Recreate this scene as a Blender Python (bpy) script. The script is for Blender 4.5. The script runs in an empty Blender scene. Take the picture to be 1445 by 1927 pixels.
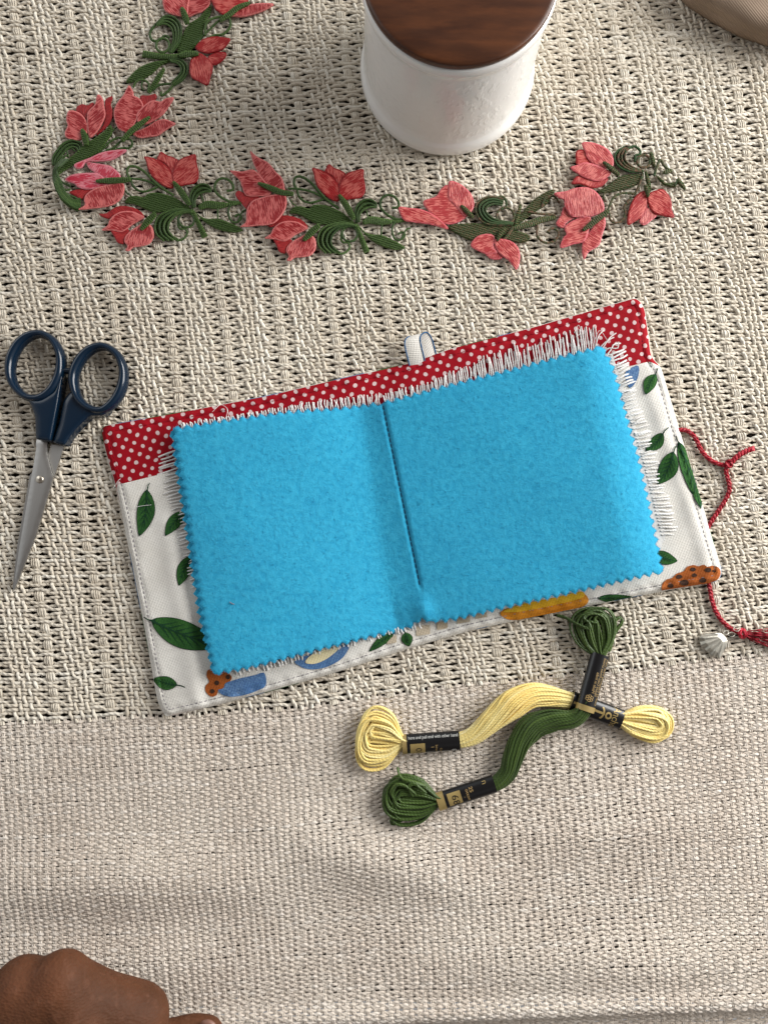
import bpy, bmesh, math, random
import numpy as np
from mathutils import Vector, geometry
random.seed(7); rng = np.random.default_rng(11)
R = math.radians
scene = bpy.context.scene
col = scene.collection

# ---------------------------------------------------------------- camera, lamps, exposure
S = 4060.0                    # picture pixels per metre on the table straight below the lens
F = 1340.0; W0, H0 = 1445.0, 1927.0
CAMH = F / S; TILT = R(2.1)
cam = bpy.data.cameras.new('camera'); camo = bpy.data.objects.new('camera', cam); col.objects.link(camo)
camo.location = (0, 0, CAMH); camo.rotation_euler = (TILT, 0, 0)
cam.sensor_fit = 'VERTICAL'; cam.sensor_height = 36.0; cam.sensor_width = 27.0
cam.lens = F / H0 * 36.0; cam.clip_start = 0.005; cam.clip_end = 50
cam.dof.use_dof = True; cam.dof.focus_distance = CAMH - 0.004; cam.dof.aperture_fstop = 11
scene.camera = camo

world = bpy.data.worlds.new('World'); scene.world = world; world.use_nodes = True
bg = world.node_tree.nodes['Background']; bg.inputs[1].default_value = 0.60
_nt = world.node_tree; _tc = _nt.nodes.new('ShaderNodeTexCoord'); _sp = _nt.nodes.new('ShaderNodeSeparateXYZ'); _nt.links.new(_tc.outputs['Generated'], _sp.inputs[0])
def _mr(src, a, c):
    m = _nt.nodes.new('ShaderNodeMapRange'); m.interpolation_type = 'SMOOTHSTEP'; m.inputs[1].default_value = a; m.inputs[2].default_value = c; _nt.links.new(src, m.inputs[0]); return m.outputs[0]
_mx = _nt.nodes.new('ShaderNodeMath'); _mx.operation = 'MAXIMUM'; _nt.links.new(_mr(_sp.outputs[2], 0.62, 0.95), _mx.inputs[0]); _nt.links.new(_mr(_sp.outputs[1], -0.25, -0.8), _mx.inputs[1])
_cm = _nt.nodes.new('ShaderNodeMix'); _cm.data_type = 'RGBA'; _nt.links.new(_mx.outputs[0], _cm.inputs[0]); _cm.inputs[6].default_value = (0.86, 0.88, 0.90, 1); _cm.inputs[7].default_value = (0.20, 0.165, 0.145, 1)   # a bright room, darker overhead and behind the person
_nt.links.new(_cm.outputs[2], bg.inputs[0])

def area(name, loc, aim, size, power, color):
    l = bpy.data.lights.new(name, 'AREA'); l.shape = 'RECTANGLE'; l.size, l.size_y = size
    l.energy = power; l.color = color
    o = bpy.data.objects.new(name, l); col.objects.link(o); o.location = loc
    o.rotation_euler = (Vector(aim) - Vector(loc)).to_track_quat('-Z', 'Y').to_euler()
    return o
area('window_light', (0.97, 0.42, 0.44), (0.0, -0.03, 0.0), (0.9, 0.75), 28, (1.0, 0.985, 0.96))
area('side_window_light', (-0.85, 0.62, 0.62), (0, 0.05, 0), (0.6, 0.8), 2.4, (0.97, 0.99, 1.0))

vs = scene.view_settings; vs.view_transform = 'Standard'; vs.look = 'None'; vs.gamma = 1; vs.use_curve_mapping = False
vs.exposure = -0.08
scene.render.engine = 'CYCLES'
try:
    scene.cycles.use_denoising = True; scene.cycles.denoiser = 'OPENIMAGEDENOISE'; scene.cycles.denoising_input_passes = 'RGB_ALBEDO_NORMAL'; scene.cycles.denoising_prefilter = 'ACCURATE'
except Exception: pass

# ---------------------------------------------------------------- geometry helpers
ct, st = math.cos(TILT), math.sin(TILT)
def P(px, py, z=0.0):
    """table point (metres) seen at a photograph pixel, at height z"""
    px = np.asarray(px, float); py = np.asarray(py, float); z = np.asarray(z, float)
    dx = (px - W0 / 2) / F; dy = -(py - H0 / 2) / F
    wy = dy * ct + st; wz = dy * st - ct
    t = (z - CAMH) / wz
    return np.stack(np.broadcast_arrays(dx * t, wy * t, z + 0 * t), -1)
def PV(px, py, z=0.0): return Vector(P(px, py, z).tolist())

def empty(name, loc):
    o = bpy.data.objects.new(name, None); o.location = loc; o.empty_display_size = 0.01; col.objects.link(o); return o
def tag(o, label, cat=None, group=None, kind=None):
    if label: o['label'] = label
    if cat: o['category'] = cat
    if group: o['group'] = group
    if kind: o['kind'] = kind
    return o
def root_loc(p):
    l = Vector((0, 0, 0))
    while p is not None: l = l + p.location; p = p.parent
    return l

class MB:
    """collects quads / tris with uv, per-vertex tint and edge attributes, then becomes ONE mesh object"""
    def __init__(s): s.v = []; s.f = []; s.uv = []; s.t = []; s.e = []; s.m = []; s.sm = []; s.n = 0
    def add(s, verts, faces, uvs=None, tint=0.5, edge=0.0, mi=0, smooth=True):
        verts = np.asarray(verts, float).reshape(-1, 3); faces = np.asarray(faces, int)
        s.v.append(verts); s.f.append(faces + s.n); n = len(verts)
        if uvs is None: uvs = verts[faces.reshape(-1), :2] * S
        s.uv.append(np.asarray(uvs, float).reshape(-1, 2))
        s.t.append(np.broadcast_to(np.asarray(tint, float), (n,)).copy())
        s.e.append(np.broadcast_to(np.asarray(edge, float), (n,)).copy())
        s.m.append(np.full(len(faces), mi)); s.sm.append(np.full(len(faces), smooth)); s.n += n
        return s
    def tube(s, pts, ra, rb=None, k=6, tint=0.5, closed=False, cap=True, mi=0, up=(0, 0, 1)):
        pts = np.asarray(pts, float); n = len(pts)
        ra = np.broadcast_to(np.asarray(ra, float), (n,)); rb = ra if rb is None else np.broadcast_to(np.asarray(rb, float), (n,))
        T = (np.roll(pts, -1, 0) - np.roll(pts, 1, 0)) if closed else np.gradient(pts, axis=0)
        T /= np.linalg.norm(T, axis=1, keepdims=True) + 1e-12
        side = np.cross(T, np.asarray(up, float)); ln = np.linalg.norm(side, axis=1, keepdims=True)
        side = np.where(ln < 1e-3, np.array([[1.0, 0, 0]]), side / (ln + 1e-12)); U = np.cross(side, T)
        a = np.arange(k) / k * 2 * math.pi
        ring = pts[:, None] + side[:, None] * (np.cos(a)[None, :, None] * ra[:, None, None]) + U[:, None] * (np.sin(a)[None, :, None] * rb[:, None, None])
        L = np.concatenate([[0], np.cumsum(np.linalg.norm(np.diff(pts, axis=0), axis=1))]) * S
        m = n if closed else n - 1
        i = np.repeat(np.arange(m), k); j = np.tile(np.arange(k), m); i2 = (i + 1) % n; j2 = (j + 1) % k
        faces = np.stack([i * k + j, i * k + j2, i2 * k + j2, i2 * k + j], 1)
        u0 = L[i]; u1 = np.where(i2 == 0, L[-1] + 1, L[i2])
        uv = np.stack([np.stack([u0, j / k], 1), np.stack([u0, (j + 1) / k], 1), np.stack([u1, (j + 1) / k], 1), np.stack([u1, j / k], 1)], 1)
        s.add(ring.reshape(-1, 3), faces, uv, tint, mi=mi)
        if cap and not closed:
            for e, q in ((0, -1), (n - 1, 1)):
                c = pts[e] + T[e] * q * min(ra[e], rb[e]) * 0.6; b = s.n
                fs = [[jj, (jj + 1) % k, k] if q > 0 else [(jj + 1) % k, jj, k] for jj in range(k)]
                s.add(np.vstack([ring[e], c]), fs, np.tile([L[e], 0.5], (k * 3, 1)), tint, mi=mi)
        return s
    def build(s, name, mats, parent=None):
        me = bpy.data.meshes.new(name); off = np.array(root_loc(parent)) if parent else np.zeros(3)
        v = np.vstack(s.v) - off; me.vertices.add(len(v)); me.vertices.foreach_set('co', v.ravel())
        loops = np.concatenate([f.ravel() for f in s.f]); tot = np.concatenate([np.full(len(f), f.shape[1]) for f in s.f])
        me.loops.add(len(loops)); me.loops.foreach_set('vertex_index', loops)
        me.polygons.add(len(tot)); me.polygons.foreach_set('loop_start', np.concatenate([[0], np.cumsum(tot)[:-1]])); me.polygons.foreach_set('loop_total', tot)
        me.polygons.foreach_set('material_index', np.concatenate(s.m)); me.polygons.foreach_set('use_smooth', np.concatenate(s.sm))
        uvl = me.uv_layers.new(name='uv'); uvl.data.foreach_set('uv', np.vstack(s.uv).ravel())
        for nm, arr in (('tint', s.t), ('edge', s.e)):
            at = me.attributes.new(nm, 'FLOAT', 'POINT'); at.data.foreach_set('value', np.concatenate(arr))
        me.update(calc_edges=True); me.validate()
        for m in (mats if isinstance(mats, (list, tuple)) else [mats]): me.materials.append(m)
        o = bpy.data.objects.new(name, me); col.objects.link(o)
        if parent: o.parent = parent
        return o

def resample(poly, step, closed=True):
    p = np.asarray(poly, float)
    if closed: p = np.vstack([p, p[:1]])
    d = np.concatenate([[0], np.cumsum(np.linalg.norm(np.diff(p, axis=0), axis=1))])
    n = max(3, int(round(d[-1] / step))); t = np.linspace(0, d[-1], n + 1)
    if closed: t = t[:-1]
    return np.stack([np.interp(t, d, p[:, a]) for a in range(p.shape[1])], 1)
def spline(ctrl, step=None, n=None, closed=False):
    """Catmull-Rom through control points, any dimension"""
    c = np.asarray(ctrl, float)
    if closed: c = np.vstack([c[-1:], c, c[:2]])
    else: c = np.vstack([2 * c[0] - c[1], c, 2 * c[-1] - c[-2]])
    out = []
    for i in range(1, len(c) - 2):
        t = np.linspace(0, 1, 16, endpoint=False)[:, None]
        out.append(0.5 * ((2 * c[i]) + (-c[i - 1] + c[i + 1]) * t + (2 * c[i - 1] - 5 * c[i] + 4 * c[i + 1] - c[i + 2]) * t ** 2 + (-c[i - 1] + 3 * c[i] - 3 * c[i + 1] + c[i + 2]) * t ** 3))
    out = np.vstack(out + ([] if closed else [c[-2:-1]]))
    if n is not None:
        if closed: out = np.vstack([out, out[:1]])
        d = np.concatenate([[0], np.cumsum(np.linalg.norm(np.diff(out[:, :2], axis=0), axis=1))]); t = np.linspace(0, d[-1], n + (1 if closed else 0))
        out = np.stack([np.interp(t, d, out[:, a]) for a in range(out.shape[1])], 1)
        return out[:-1] if closed else out
    return resample(out, step, closed) if step else out
def edge_dist(pts, poly):
    a = np.asarray(poly, float); b = np.roll(a, -1, 0); best = np.full(len(pts), 1e9)
    for i in range(len(a)):
        ab = b[i] - a[i]; t = np.clip(((pts - a[i]) @ ab) / (ab @ ab + 1e-9), 0, 1)
        best = np.minimum(best, np.linalg.norm(pts - (a[i] + t[:, None] * ab), axis=1))
    return best
def inside(pts, poly):
    a = np.asarray(poly, float); b = np.roll(a, -1, 0); c = np.zeros(len(pts), bool)
    for i in range(len(a)):
        cond = ((a[i, 1] > pts[:, 1]) != (b[i, 1] > pts[:, 1]))
        xx = (b[i, 0] - a[i, 0]) * (pts[:, 1] - a[i, 1]) / (b[i, 1] - a[i, 1] + 1e-12) + a[i, 0]
        c ^= cond & (pts[:, 0] < xx)
    return c
def fill2d(poly, step):
    """triangulated fill of a pixel polygon: (points, faces, distance to the edge)"""
    poly = np.asarray(poly, float); lo, hi = poly.min(0), poly.max(0)
    gx = np.arange(lo[0], hi[0], step); gy = np.arange(lo[1], hi[1], step * 0.87)
    g = np.stack(np.meshgrid(gx, gy), -1); g[1::2, :, 0] += step / 2; g = g.reshape(-1, 2)
    g = g[inside(g, poly)]
    if len(g): g = g[edge_dist(g, poly) > step * 0.45]
    allp = np.vstack([poly, g]) if len(g) else poly
    n = len(poly)
    r = geometry.delaunay_2d_cdt([Vector(p) for p in allp], [(i, (i + 1) % n) for i in range(n)], [], 1, 1e-6)
    v = np.array([[p.x, p.y] for p in r[0]]); f = np.array([list(q) for q in r[2]])
    e1 = v[f[:, 1]] - v[f[:, 0]]; e2 = v[f[:, 2]] - v[f[:, 0]]
    flip = (e1[:, 0] * e2[:, 1] - e1[:, 1] * e2[:, 0]) > 0            # pixel y runs down, so turn to face up
    f[flip] = f[flip][:, ::-1]
    return v, f, edge_dist(v, poly)
def sheet(mb, poly, step, zf, thick=0.0, tint=0.5, mi=0, axis=None):
    """patch over a pixel polygon; zf(points, edge distance) gives metres. axis: uv runs along it"""
    v, f, d = fill2d(poly, step); z = zf(v, d); w = P(v[:, 0], v[:, 1], z)
    q = v
    if axis is not None:
        a = np.asarray(axis, float); a = a / np.linalg.norm(a); q = np.stack([v @ a, v @ np.array([-a[1], a[0]])], 1)
    mb.add(w, f, q[f.reshape(-1)], tint, d, mi)
    if thick:
        pv = np.asarray(poly, float); zz = zf(pv, np.zeros(len(pv))); n = len(pv)
        top = P(pv[:, 0], pv[:, 1], zz); bot = top.copy(); bot[:, 2] -= thick
        i = np.arange(n); j = (i + 1) % n
        area2 = np.sum(pv[:, 0] * np.roll(pv[:, 1], -1) - np.roll(pv[:, 0], -1) * pv[:, 1])
        fs = np.stack([i, j, j + n, i + n], 1)
        if area2 < 0: fs = fs[:, ::-1]
        fs = fs[:, ::-1]
        qq = np.vstack([pv, pv])
        mb.add(np.vstack([top, bot]), fs, qq[fs.reshape(-1)], tint, 0.0, mi, smooth=False)
        wb = w.copy(); wb[:, 2] = w[:, 2] - thick
        mb.add(wb, f[:, ::-1], q[f[:, ::-1].reshape(-1)], tint, d, mi)
    return mb
def smoothnoise(n, cell, amp):
    m = int(n / cell) + 4; c = rng.normal(0, amp, m); t = np.arange(n) / cell; i = t.astype(int); f = t - i; f = f * f * (3 - 2 * f)
    return c[i] * (1 - f) + c[i + 1] * f

# ---------------------------------------------------------------- materials
def new_mat(name):
    m = bpy.data.materials.new(name); m.use_nodes = True; nt = m.node_tree; b = nt.nodes['Principled BSDF']
    return m, nt, b
class NB:
    def __init__(s, nt): s.nt = nt
    def n(s, typ, **kw):
        x = s.nt.nodes.new(typ)
        for k, v in kw.items(): setattr(x, k, v)
        return x
    def l(s, a, b): s.nt.links.new(a, b)
    def math(s, op, a, b=None, c=None):
        x = s.n('ShaderNodeMath', operation=op)
        for i, q in enumerate((a, b, c)):
            if q is None: continue
            if isinstance(q, (int, float)): x.inputs[i].default_value = q
            else: s.l(q, x.inputs[i])
        return x.outputs[0]
    def mix(s, fac, a, b):
        x = s.n('ShaderNodeMix', data_type='RGBA')
        for i, q in ((0, fac), (6, a), (7, b)):
            if isinstance(q, (int, float)): x.inputs[i].default_value = q
            elif isinstance(q, tuple): x.inputs[i].default_value = (*q, 1)
            else: s.l(q, x.inputs[i])
        return x.outputs[2]
    def noise(s, scale, detail=3, rough=0.55, vec=None):
        x = s.n('ShaderNodeTexNoise'); x.inputs['Scale'].default_value = scale; x.inputs['Detail'].default_value = detail; x.inputs['Roughness'].default_value = rough
        if vec is not None: s.l(vec, x.inputs['Vector'])
        return x.outputs[0]
    def ramp(s, fac, a, b):
        x = s.n('ShaderNodeMapRange'); x.interpolation_type = 'SMOOTHSTEP'; s.l(fac, x.inputs[0]); x.inputs[1].default_value = a; x.inputs[2].default_value = b
        return x.outputs[0]
    def attr(s, name): return s.n('ShaderNodeAttribute', attribute_name=name).outputs['Fac']
    def obj(s): return s.n('ShaderNodeTexCoord').outputs['Object']
    def uv(s): return s.n('ShaderNodeTexCoord').outputs['UV']
    def scale(s, vec, sc, rot=0):
        x = s.n('ShaderNodeMapping'); s.l(vec, x.inputs[0]); x.inputs['Scale'].default_value = sc; x.inputs['Rotation'].default_value = (0, 0, rot); return x.outputs[0]
    def sep(s, vec):
        x = s.n('ShaderNodeSeparateXYZ'); s.l(vec, x.inputs[0]); return x.outputs
    def bump(s, h, strength, dist, to=None, prev=None):
        x = s.n('ShaderNodeBump'); x.inputs['Strength'].default_value = strength; x.inputs['Distance'].default_value = dist; s.l(h, x.inputs['Height'])
        if prev is not None: s.l(prev, x.inputs['Normal'])
        return x.outputs[0]

def yarn_mat(name, c1, c2, c3, ply=0.17, plies=2, bump=0.5, rough=0.9, sheen=0.15, patch=18, bd=0.00025, spec=0.1):
    """twisted yarn: ply ridges run round the strand; colour drifts between strands and along them"""
    m, nt, b = new_mat(name); k = NB(nt)
    n1 = k.noise(patch, 3, 0.6, k.obj()); tint = k.attr('tint')
    base = k.mix(k.ramp(n1, 0.35, 0.65), c1, c2); base = k.mix(k.ramp(tint, 0.45, 1.0), base, c3)
    u = k.sep(k.uv())
    fib = k.noise(1.0, 3, 0.6, k.scale(k.uv(), (0.35, 9.0, 1)))
    base = k.mix(k.math('MULTIPLY', k.ramp(fib, 0.4, 0.7), 0.22), base, c3)
    k.l(base, b.inputs['Base Color'])
    w = k.math('SINE', k.math('MULTIPLY', k.math('ADD', k.math('MULTIPLY', u[0], ply), k.math('MULTIPLY', u[1], plies)), 2 * math.pi))
    h = k.math('ADD', k.math('MULTIPLY', w, 0.5), k.math('MULTIPLY', fib, 0.7))
    k.l(k.bump(h, bump, bd), b.inputs['Normal'])
    b.inputs['Roughness'].default_value = rough; b.inputs['Specular IOR Level'].default_value = spec; b.inputs['Sheen Weight'].default_value = sheen
    b.inputs['Sheen Roughness'].default_value = 0.5
    return m
def plain_mat(name, c, rough=0.5, spec=0.5, c2=None, nscale=60, bump=0.0, bscale=800, metal=0.0, coat=0.0):
    m, nt, b = new_mat(name); k = NB(nt)
    if c2: k.l(k.mix(k.ramp(k.noise(nscale, 4, 0.6, k.obj()), 0.35, 0.65), c, c2), b.inputs['Base Color'])
    else: b.inputs['Base Color'].default_value = (*c, 1)
    if bump: k.l(k.bump(k.noise(bscale, 3, 0.6, k.obj()), bump, 0.0004), b.inputs['Normal'])
    b.inputs['Roughness'].default_value = rough; b.inputs['Specular IOR Level'].default_value = spec; b.inputs['Metallic'].default_value = metal
    b.inputs['Coat Weight'].default_value = coat; b.inputs['Coat Roughness'].default_value = 0.08
    return m

CREAM1, CREAM2, CREAM3 = (0.66, 0.595, 0.49), (0.58, 0.51, 0.41), (0.77, 0.72, 0.625)
M_open = yarn_mat('openwork_yarn', CREAM1, CREAM2, CREAM3, ply=0.10, bump=0.75)
M_plain = yarn_mat('plain_weave_yarn', (0.67, 0.595, 0.51), (0.60, 0.52, 0.44), (0.74, 0.675, 0.60), ply=0.11, bump=0.6)
M_table = plain_mat('dark_table_wood', (0.13, 0.105, 0.085), 0.7, 0.2, (0.02, 0.016, 0.013), 14)

# ---------------------------------------------------------------- table under the cloth
def box_mesh(name, x0, x1, y0, y1, z0, z1, mat):
    bm = bmesh.new(); bmesh.ops.create_cube(bm, size=1)
    for v in bm.verts: v.co = Vector(((x0 + x1) / 2 + v.co.x * (x1 - x0), (y0 + y1) / 2 + v.co.y * (y1 - y0), (z0 + z1) / 2 + v.co.z * (z1 - z0)))
    me = bpy.data.meshes.new(name); bm.to_mesh(me); bm.free(); me.materials.append(mat)
    o = bpy.data.objects.new(name, me); col.objects.link(o); return o
tag(box_mesh('table_top', -0.30, 0.30, -0.2105, 0.34, -0.03, -0.0042, M_table), None, kind='structure')

# ---------------------------------------------------------------- tablecloth: every yarn is woven
BX = np.array([-400, 0, 330, 560, 780, 1020, 1250, 1400, 1900.]); BY = np.array([1365, 1355, 1346, 1326, 1298, 1272, 1247, 1233, 1180.])
def border(x): return np.interp(x, BX, BY)
def rowY(x, yc):
    """where the weft row whose middle is at yc runs, in table pixels"""
    w = np.exp(-((yc - 1298) / 420.0) ** 2); s = np.where(yc < 1298, -0.055, -0.035)
    return yc + w * (border(x) - 1298) + (1 - w) * s * (x - 722) + 2.0 * np.sin(x * 0.011 + yc * 0.006) + 1.2 * np.sin(x * 0.031 - yc * 0.017)
def lean(x0, yc): return x0 + 0.155 * (yc - 700) + 3.0 * np.sin(yc * 0.012 + x0 * 0.004) + 1.3 * np.sin(yc * 0.05 + x0 * 0.05)
def cloth_z(x, y):
    """gentle rise and fall of the cloth (metres), with the fold at the near edge"""
    z = 0.0052 * np.exp(-((y - (1640 - 0.05 * (x - 300))) / 60.0) ** 2) * np.exp(-((x - 250) / 330.0) ** 2)
    z = z + 0.0040 * np.exp(-((y - (1600 + 0.25 * (x - 700))) / 55.0) ** 2) * np.exp(-((x - 700) / 200.0) ** 2)
    z = z + 0.0030 * np.exp(-((y - 1790) / 50.0) ** 2) * (0.5 + 0.5 * np.sin(x * 0.006 + 1))
    e = 1889 - 0.036 * (x - 900); t = np.clip((y - e) / 16.0, 0, None)
    z = z + 0.0016 * np.exp(-((y - 1560 + 0.12 * (x - 1150)) / 45.0) ** 2) * np.exp(-((x - 1150) / 260.0) ** 2)
    return z - 0.0095 * (1 - np.exp(-t * t * 0.5)) + 0.0018 * np.exp(-((y - e + 10) / 16.0) ** 2)
def toW(x, y, z): return np.stack([(x - 722.5) / S, -(y - 1012.6) / S, z], -1)

ENDS = [(0.0, 0, 1)] + [(f, 1, (i % 2)) for i, f in enumerate((0.295, 0.398, 0.50, 0.602, 0.705))]   # (place in repeat, single?, parity)
PER = 104.0; PW = 7.25
X0, X1 = -110, 1560
def ends_list():
    out = []
    for r in range(-5, 19):
        for f, single, par in ENDS: out.append((r * PER + f * PER + 20, single, par))
    return sorted(out)
EL = ends_list()
ex = np.array([e[0] for e in EL]); epar = np.array([1.0 if e[2] == 1 else -1.0 for e in EL])     # +1: over pair A
esing = np.array([e[1] for e in EL])

op = MB()
YTOP = -130.0; NROW = int((1298 - 6 - YTOP) / PW); NROW -= NROW % 2
YS = 1298 - 4 - NROW * PW
# wefts
for r in range(NROW):
    yc = YS + (r + 0.5) * PW; k = r % 4; pairA = k < 2; inner = +1 if k in (0, 2) else -1      # direction to its own partner
    xs = np.arange(X0, X1, 2.6); xr = xs - 0.155 * (yc - 700)              # back to the lean-free warp frame
    q = np.interp(xr, ex, epar) * (1 if pairA else -1)                     # +1: warp end on top
    q = np.sign(q) * np.abs(q) ** 0.6
    zz = -q * 2.1
    u = ((xr - 20) / PER) % 1.0; du = np.minimum(u, 1 - u) * PER           # distance from bundle centre
    gap = np.exp(-((du - 15.5) / 4.4) ** 2); onb = np.exp(-(du / 9.0) ** 2)
    off = inner * (-(2.05 + smoothnoise(len(xs), 40, 0.5)) * gap + (1.0 if not pairA else 0.4) * onb)
    off = off + smoothnoise(len(xs), 7, 0.32) + smoothnoise(len(xs), 60, 0.7)
    zz = zz + smoothnoise(len(xs), 6, 0.25)
    y = rowY(xs, yc) + off
    rad = (3.2 + rng.normal(0, 0.16)) * (1 + smoothnoise(len(xs), 9, 0.04))
    op.tube(toW(xs, y, zz / S + cloth_z(xs, y)), rad / S, rad * 0.9 / S, 7, tint=np.repeat(np.clip(rng.normal(0.42, 0.2) + smoothnoise(len(xs), 30, 0.10), 0, 1), 7), cap=False)
# warps
ys = np.arange(YS - 4, 1298 + 4, 2.4); ph = (ys - YS) / (2 * PW)             # pair index
for (x0, single, par) in EL:
    if lean(x0, 700) < X0 - 260 or lean(x0, 700) > X1 + 260: continue
    a = np.cos(math.pi * (ph - 0.5)) * (1 if par == 1 else -1)              # +1 over pair A centre
    a = np.sign(a) * np.abs(a) ** 0.7
    subs = [0.0] if single else [-6.0, -2.05, 2.05, 6.0]
    for sx in subs:
        rad = (3.3 if single else 2.3) + rng.normal(0, 0.15)
        sq = 1.0 if single else np.where(a > 0, 0.80 + 0.2 * a, 0.80)
        jit = smoothnoise(len(ys), 6, 0.75 if single else 0.4)
        xx = lean(x0, ys) + sx * sq + jit + (0.9 * np.sin(math.pi * ph + x0) + 1.5 * np.sin(math.pi * (ph - 0.5)) * (1 if par == 1 else -1) if single else 0)
        xw = xx - 0.155 * (ys - 700) + 0.155 * (ys - 700)
        y = rowY(xw, ys)
        keep = (xx > X0) & (xx < X1)
        if keep.sum() < 4: continue
        zz = (a * (2.1 if single else 2.6) + smoothnoise(len(ys), 6, 0.25) - (0.5 if not single and abs(sx) > 4 else 0)) / S
        pts = toW(xw, y, zz + cloth_z(xw, y))[keep]
        tt = np.clip(rng.normal(0.66 if single else 0.55, 0.18) + smoothnoise(len(ys), 12, 0.16), 0, 1)[keep]
        op.tube(pts, rad * (1 + smoothnoise(keep.sum(), 5, 0.05)) / S, rad * 0.92 / S, 7, tint=np.repeat(tt, 7), cap=False)

pl = MB()
WP = 4.72; WC = 13.0
nr = int((2075 - 1298) / WP)
drift = 0.0
for r in range(nr):
    yc = 1298 + 1.0 + (r + 0.5) * WP
    xs = np.arange(X0, X1, WC / 5)
    xr = xs - 0.10 * (yc - 1298); drift = drift + smoothnoise(len(xs), 60, 0.10)
    th = math.pi * (xr / WC + r) + smoothnoise(len(xs), 12, 0.45) + drift; c = np.cos(th)
    zz = np.sign(c) * np.abs(c) ** 0.75 * 1.15 + smoothnoise(len(xs), 8, 0.3)
    fat = 0.5 + 0.5 * c
    rad = (2.35 + 1.0 * fat) * (1 + rng.normal(0, 0.05)) * (1 + smoothnoise(len(xs), 11, 0.10))
    y = rowY(xs, yc) - 1.1 * np.sin(th) * fat * np.where(c > 0, 1, 0.3) + smoothnoise(len(xs), 9, 0.4) + smoothnoise(len(xs), 70, 0.5)
    pl.tube(toW(xs, y, zz / S + cloth_z(xs, y)), rad / S, (1.5 + 0.8 * fat) / S, 6,
            tint=np.repeat(np.clip(rng.normal(0.45, 0.2) + smoothnoise(len(xs), 10, 0.14), 0, 1), 6), cap=False)
ys2 = np.arange(1298 - 4, 2075, WP / 2)
for cidx in range(-24, 140):
    x0 = cidx * WC + WC / 2 * 0
    xx = x0 + 0.10 * (ys2 - 1298) + smoothnoise(len(ys2), 14, 0.5)
    keep = (xx > X0) & (xx < X1)
    if keep.sum() < 4: continue
    par = -np.cos(math.pi * (cidx + ((ys2 - 1299) / WP - 0.5)))
    y = rowY(xx, ys2)
    for sx in (-1.5, 1.5):
        pl.tube(toW(xx + sx, y, (par * 1.2 + 0.1) / S + cloth_z(xx, y))[keep], 1.5 / S, 1.4 / S, 5, tint=float(np.clip(rng.normal(0.6, 0.25), 0, 1)), cap=False)

# loose fibres standing off the yarns
for mb_, n_, (ya, yb) in ((op, 3200, (-100, 1290)), (pl, 1800, (1305, 1990))):
    fx = rng.uniform(-80, 1530, n_); fy = rng.uniform(ya, yb, n_)
    for x_, y_ in zip(fx, fy):
        a_ = rng.uniform(0, 6.28); L_ = rng.uniform(4, 13); bend_ = rng.normal(0, 2.2); u_ = np.array([math.cos(a_), math.sin(a_)]); w_ = np.array([-u_[1], u_[0]])
        q_ = np.array([[x_, y_] + u_ * L_ * t_ + w_ * bend_ * t_ * (1 - t_) * 4 for t_ in (0, 0.33, 0.67, 1)]); q_[:, 1] += rowY(x_, y_) - y_
        mb_.tube(toW(q_[:, 0], q_[:, 1], (4.5 + rng.uniform(0, 3) * np.array([0, 1, 1.3, 1.0])) / S + cloth_z(q_[:, 0], q_[:, 1])), 0.28 / S, None, 3, tint=0.85, cap=False)
cloth = tag(empty('tablecloth', (0, 0, 0)), 'cream cotton tablecloth under everything, openwork weave above a tight plain woven band', 'tablecloth')
tag(op.build('openwork_panel', M_open, cloth), 'openwork panel of bundled yarns with small dark holes')
tag(pl.build('plain_weave_band', M_plain, cloth), 'tight plain woven band along the near edge')
Z0 = 0.0014      # things rest here, on top of the yarns

# ---------------------------------------------------------------- more helpers
def Tf(ox, oy, sc):
    """points read on an enlarged crop -> photograph pixels"""
    return lambda pts: [(ox + x / sc, oy + y / sc) for x, y in pts]
def round_poly(poly, r, n=5):
    out = []; m = len(poly); p = np.asarray(poly, float)
    for i in range(m):
        a, b, c = p[i - 1], p[i], p[(i + 1) % m]
        u = a - b; v = c - b; lu, lv = np.linalg.norm(u), np.linalg.norm(v)
        rr = min(r, lu * 0.45, lv * 0.45); s, e = b + u / lu * rr, b + v / lv * rr
        for t in np.linspace(0, 1, n): out.append((1 - t) ** 2 * s + 2 * t * (1 - t) * b + t * t * e)
    return np.array(out)
def inset(poly, d, step):
    q = resample(poly, step); a2 = np.sum(q[:, 0] * np.roll(q[:, 1], -1) - np.roll(q[:, 0], -1) * q[:, 1])
    t = np.roll(q, -2, 0) - np.roll(q, 2, 0); t /= np.linalg.norm(t, axis=1, keepdims=True)
    n = np.stack([-t[:, 1], t[:, 0]], 1) * (1 if a2 > 0 else -1)
    return q + n * d
def ribbon2d(path, width, taper=None):
    """strip polygon round a pixel path; width may vary along it"""
    p = spline(path, n=24) if len(path) > 2 else resample(path, np.linalg.norm(np.subtract(path[1], path[0])) / 23, False)
    t = np.gradient(p, axis=0); t /= np.linalg.norm(t, axis=1, keepdims=True) + 1e-9; n = np.stack([-t[:, 1], t[:, 0]], 1)
    w = np.broadcast_to(np.asarray(width, float), (len(p),)) if taper is None else width * np.asarray([taper(s) for s in np.linspace(0, 1, len(p))])
    return np.vstack([p + n * w[:, None] / 2, (p - n * w[:, None] / 2)[::-1]])
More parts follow.
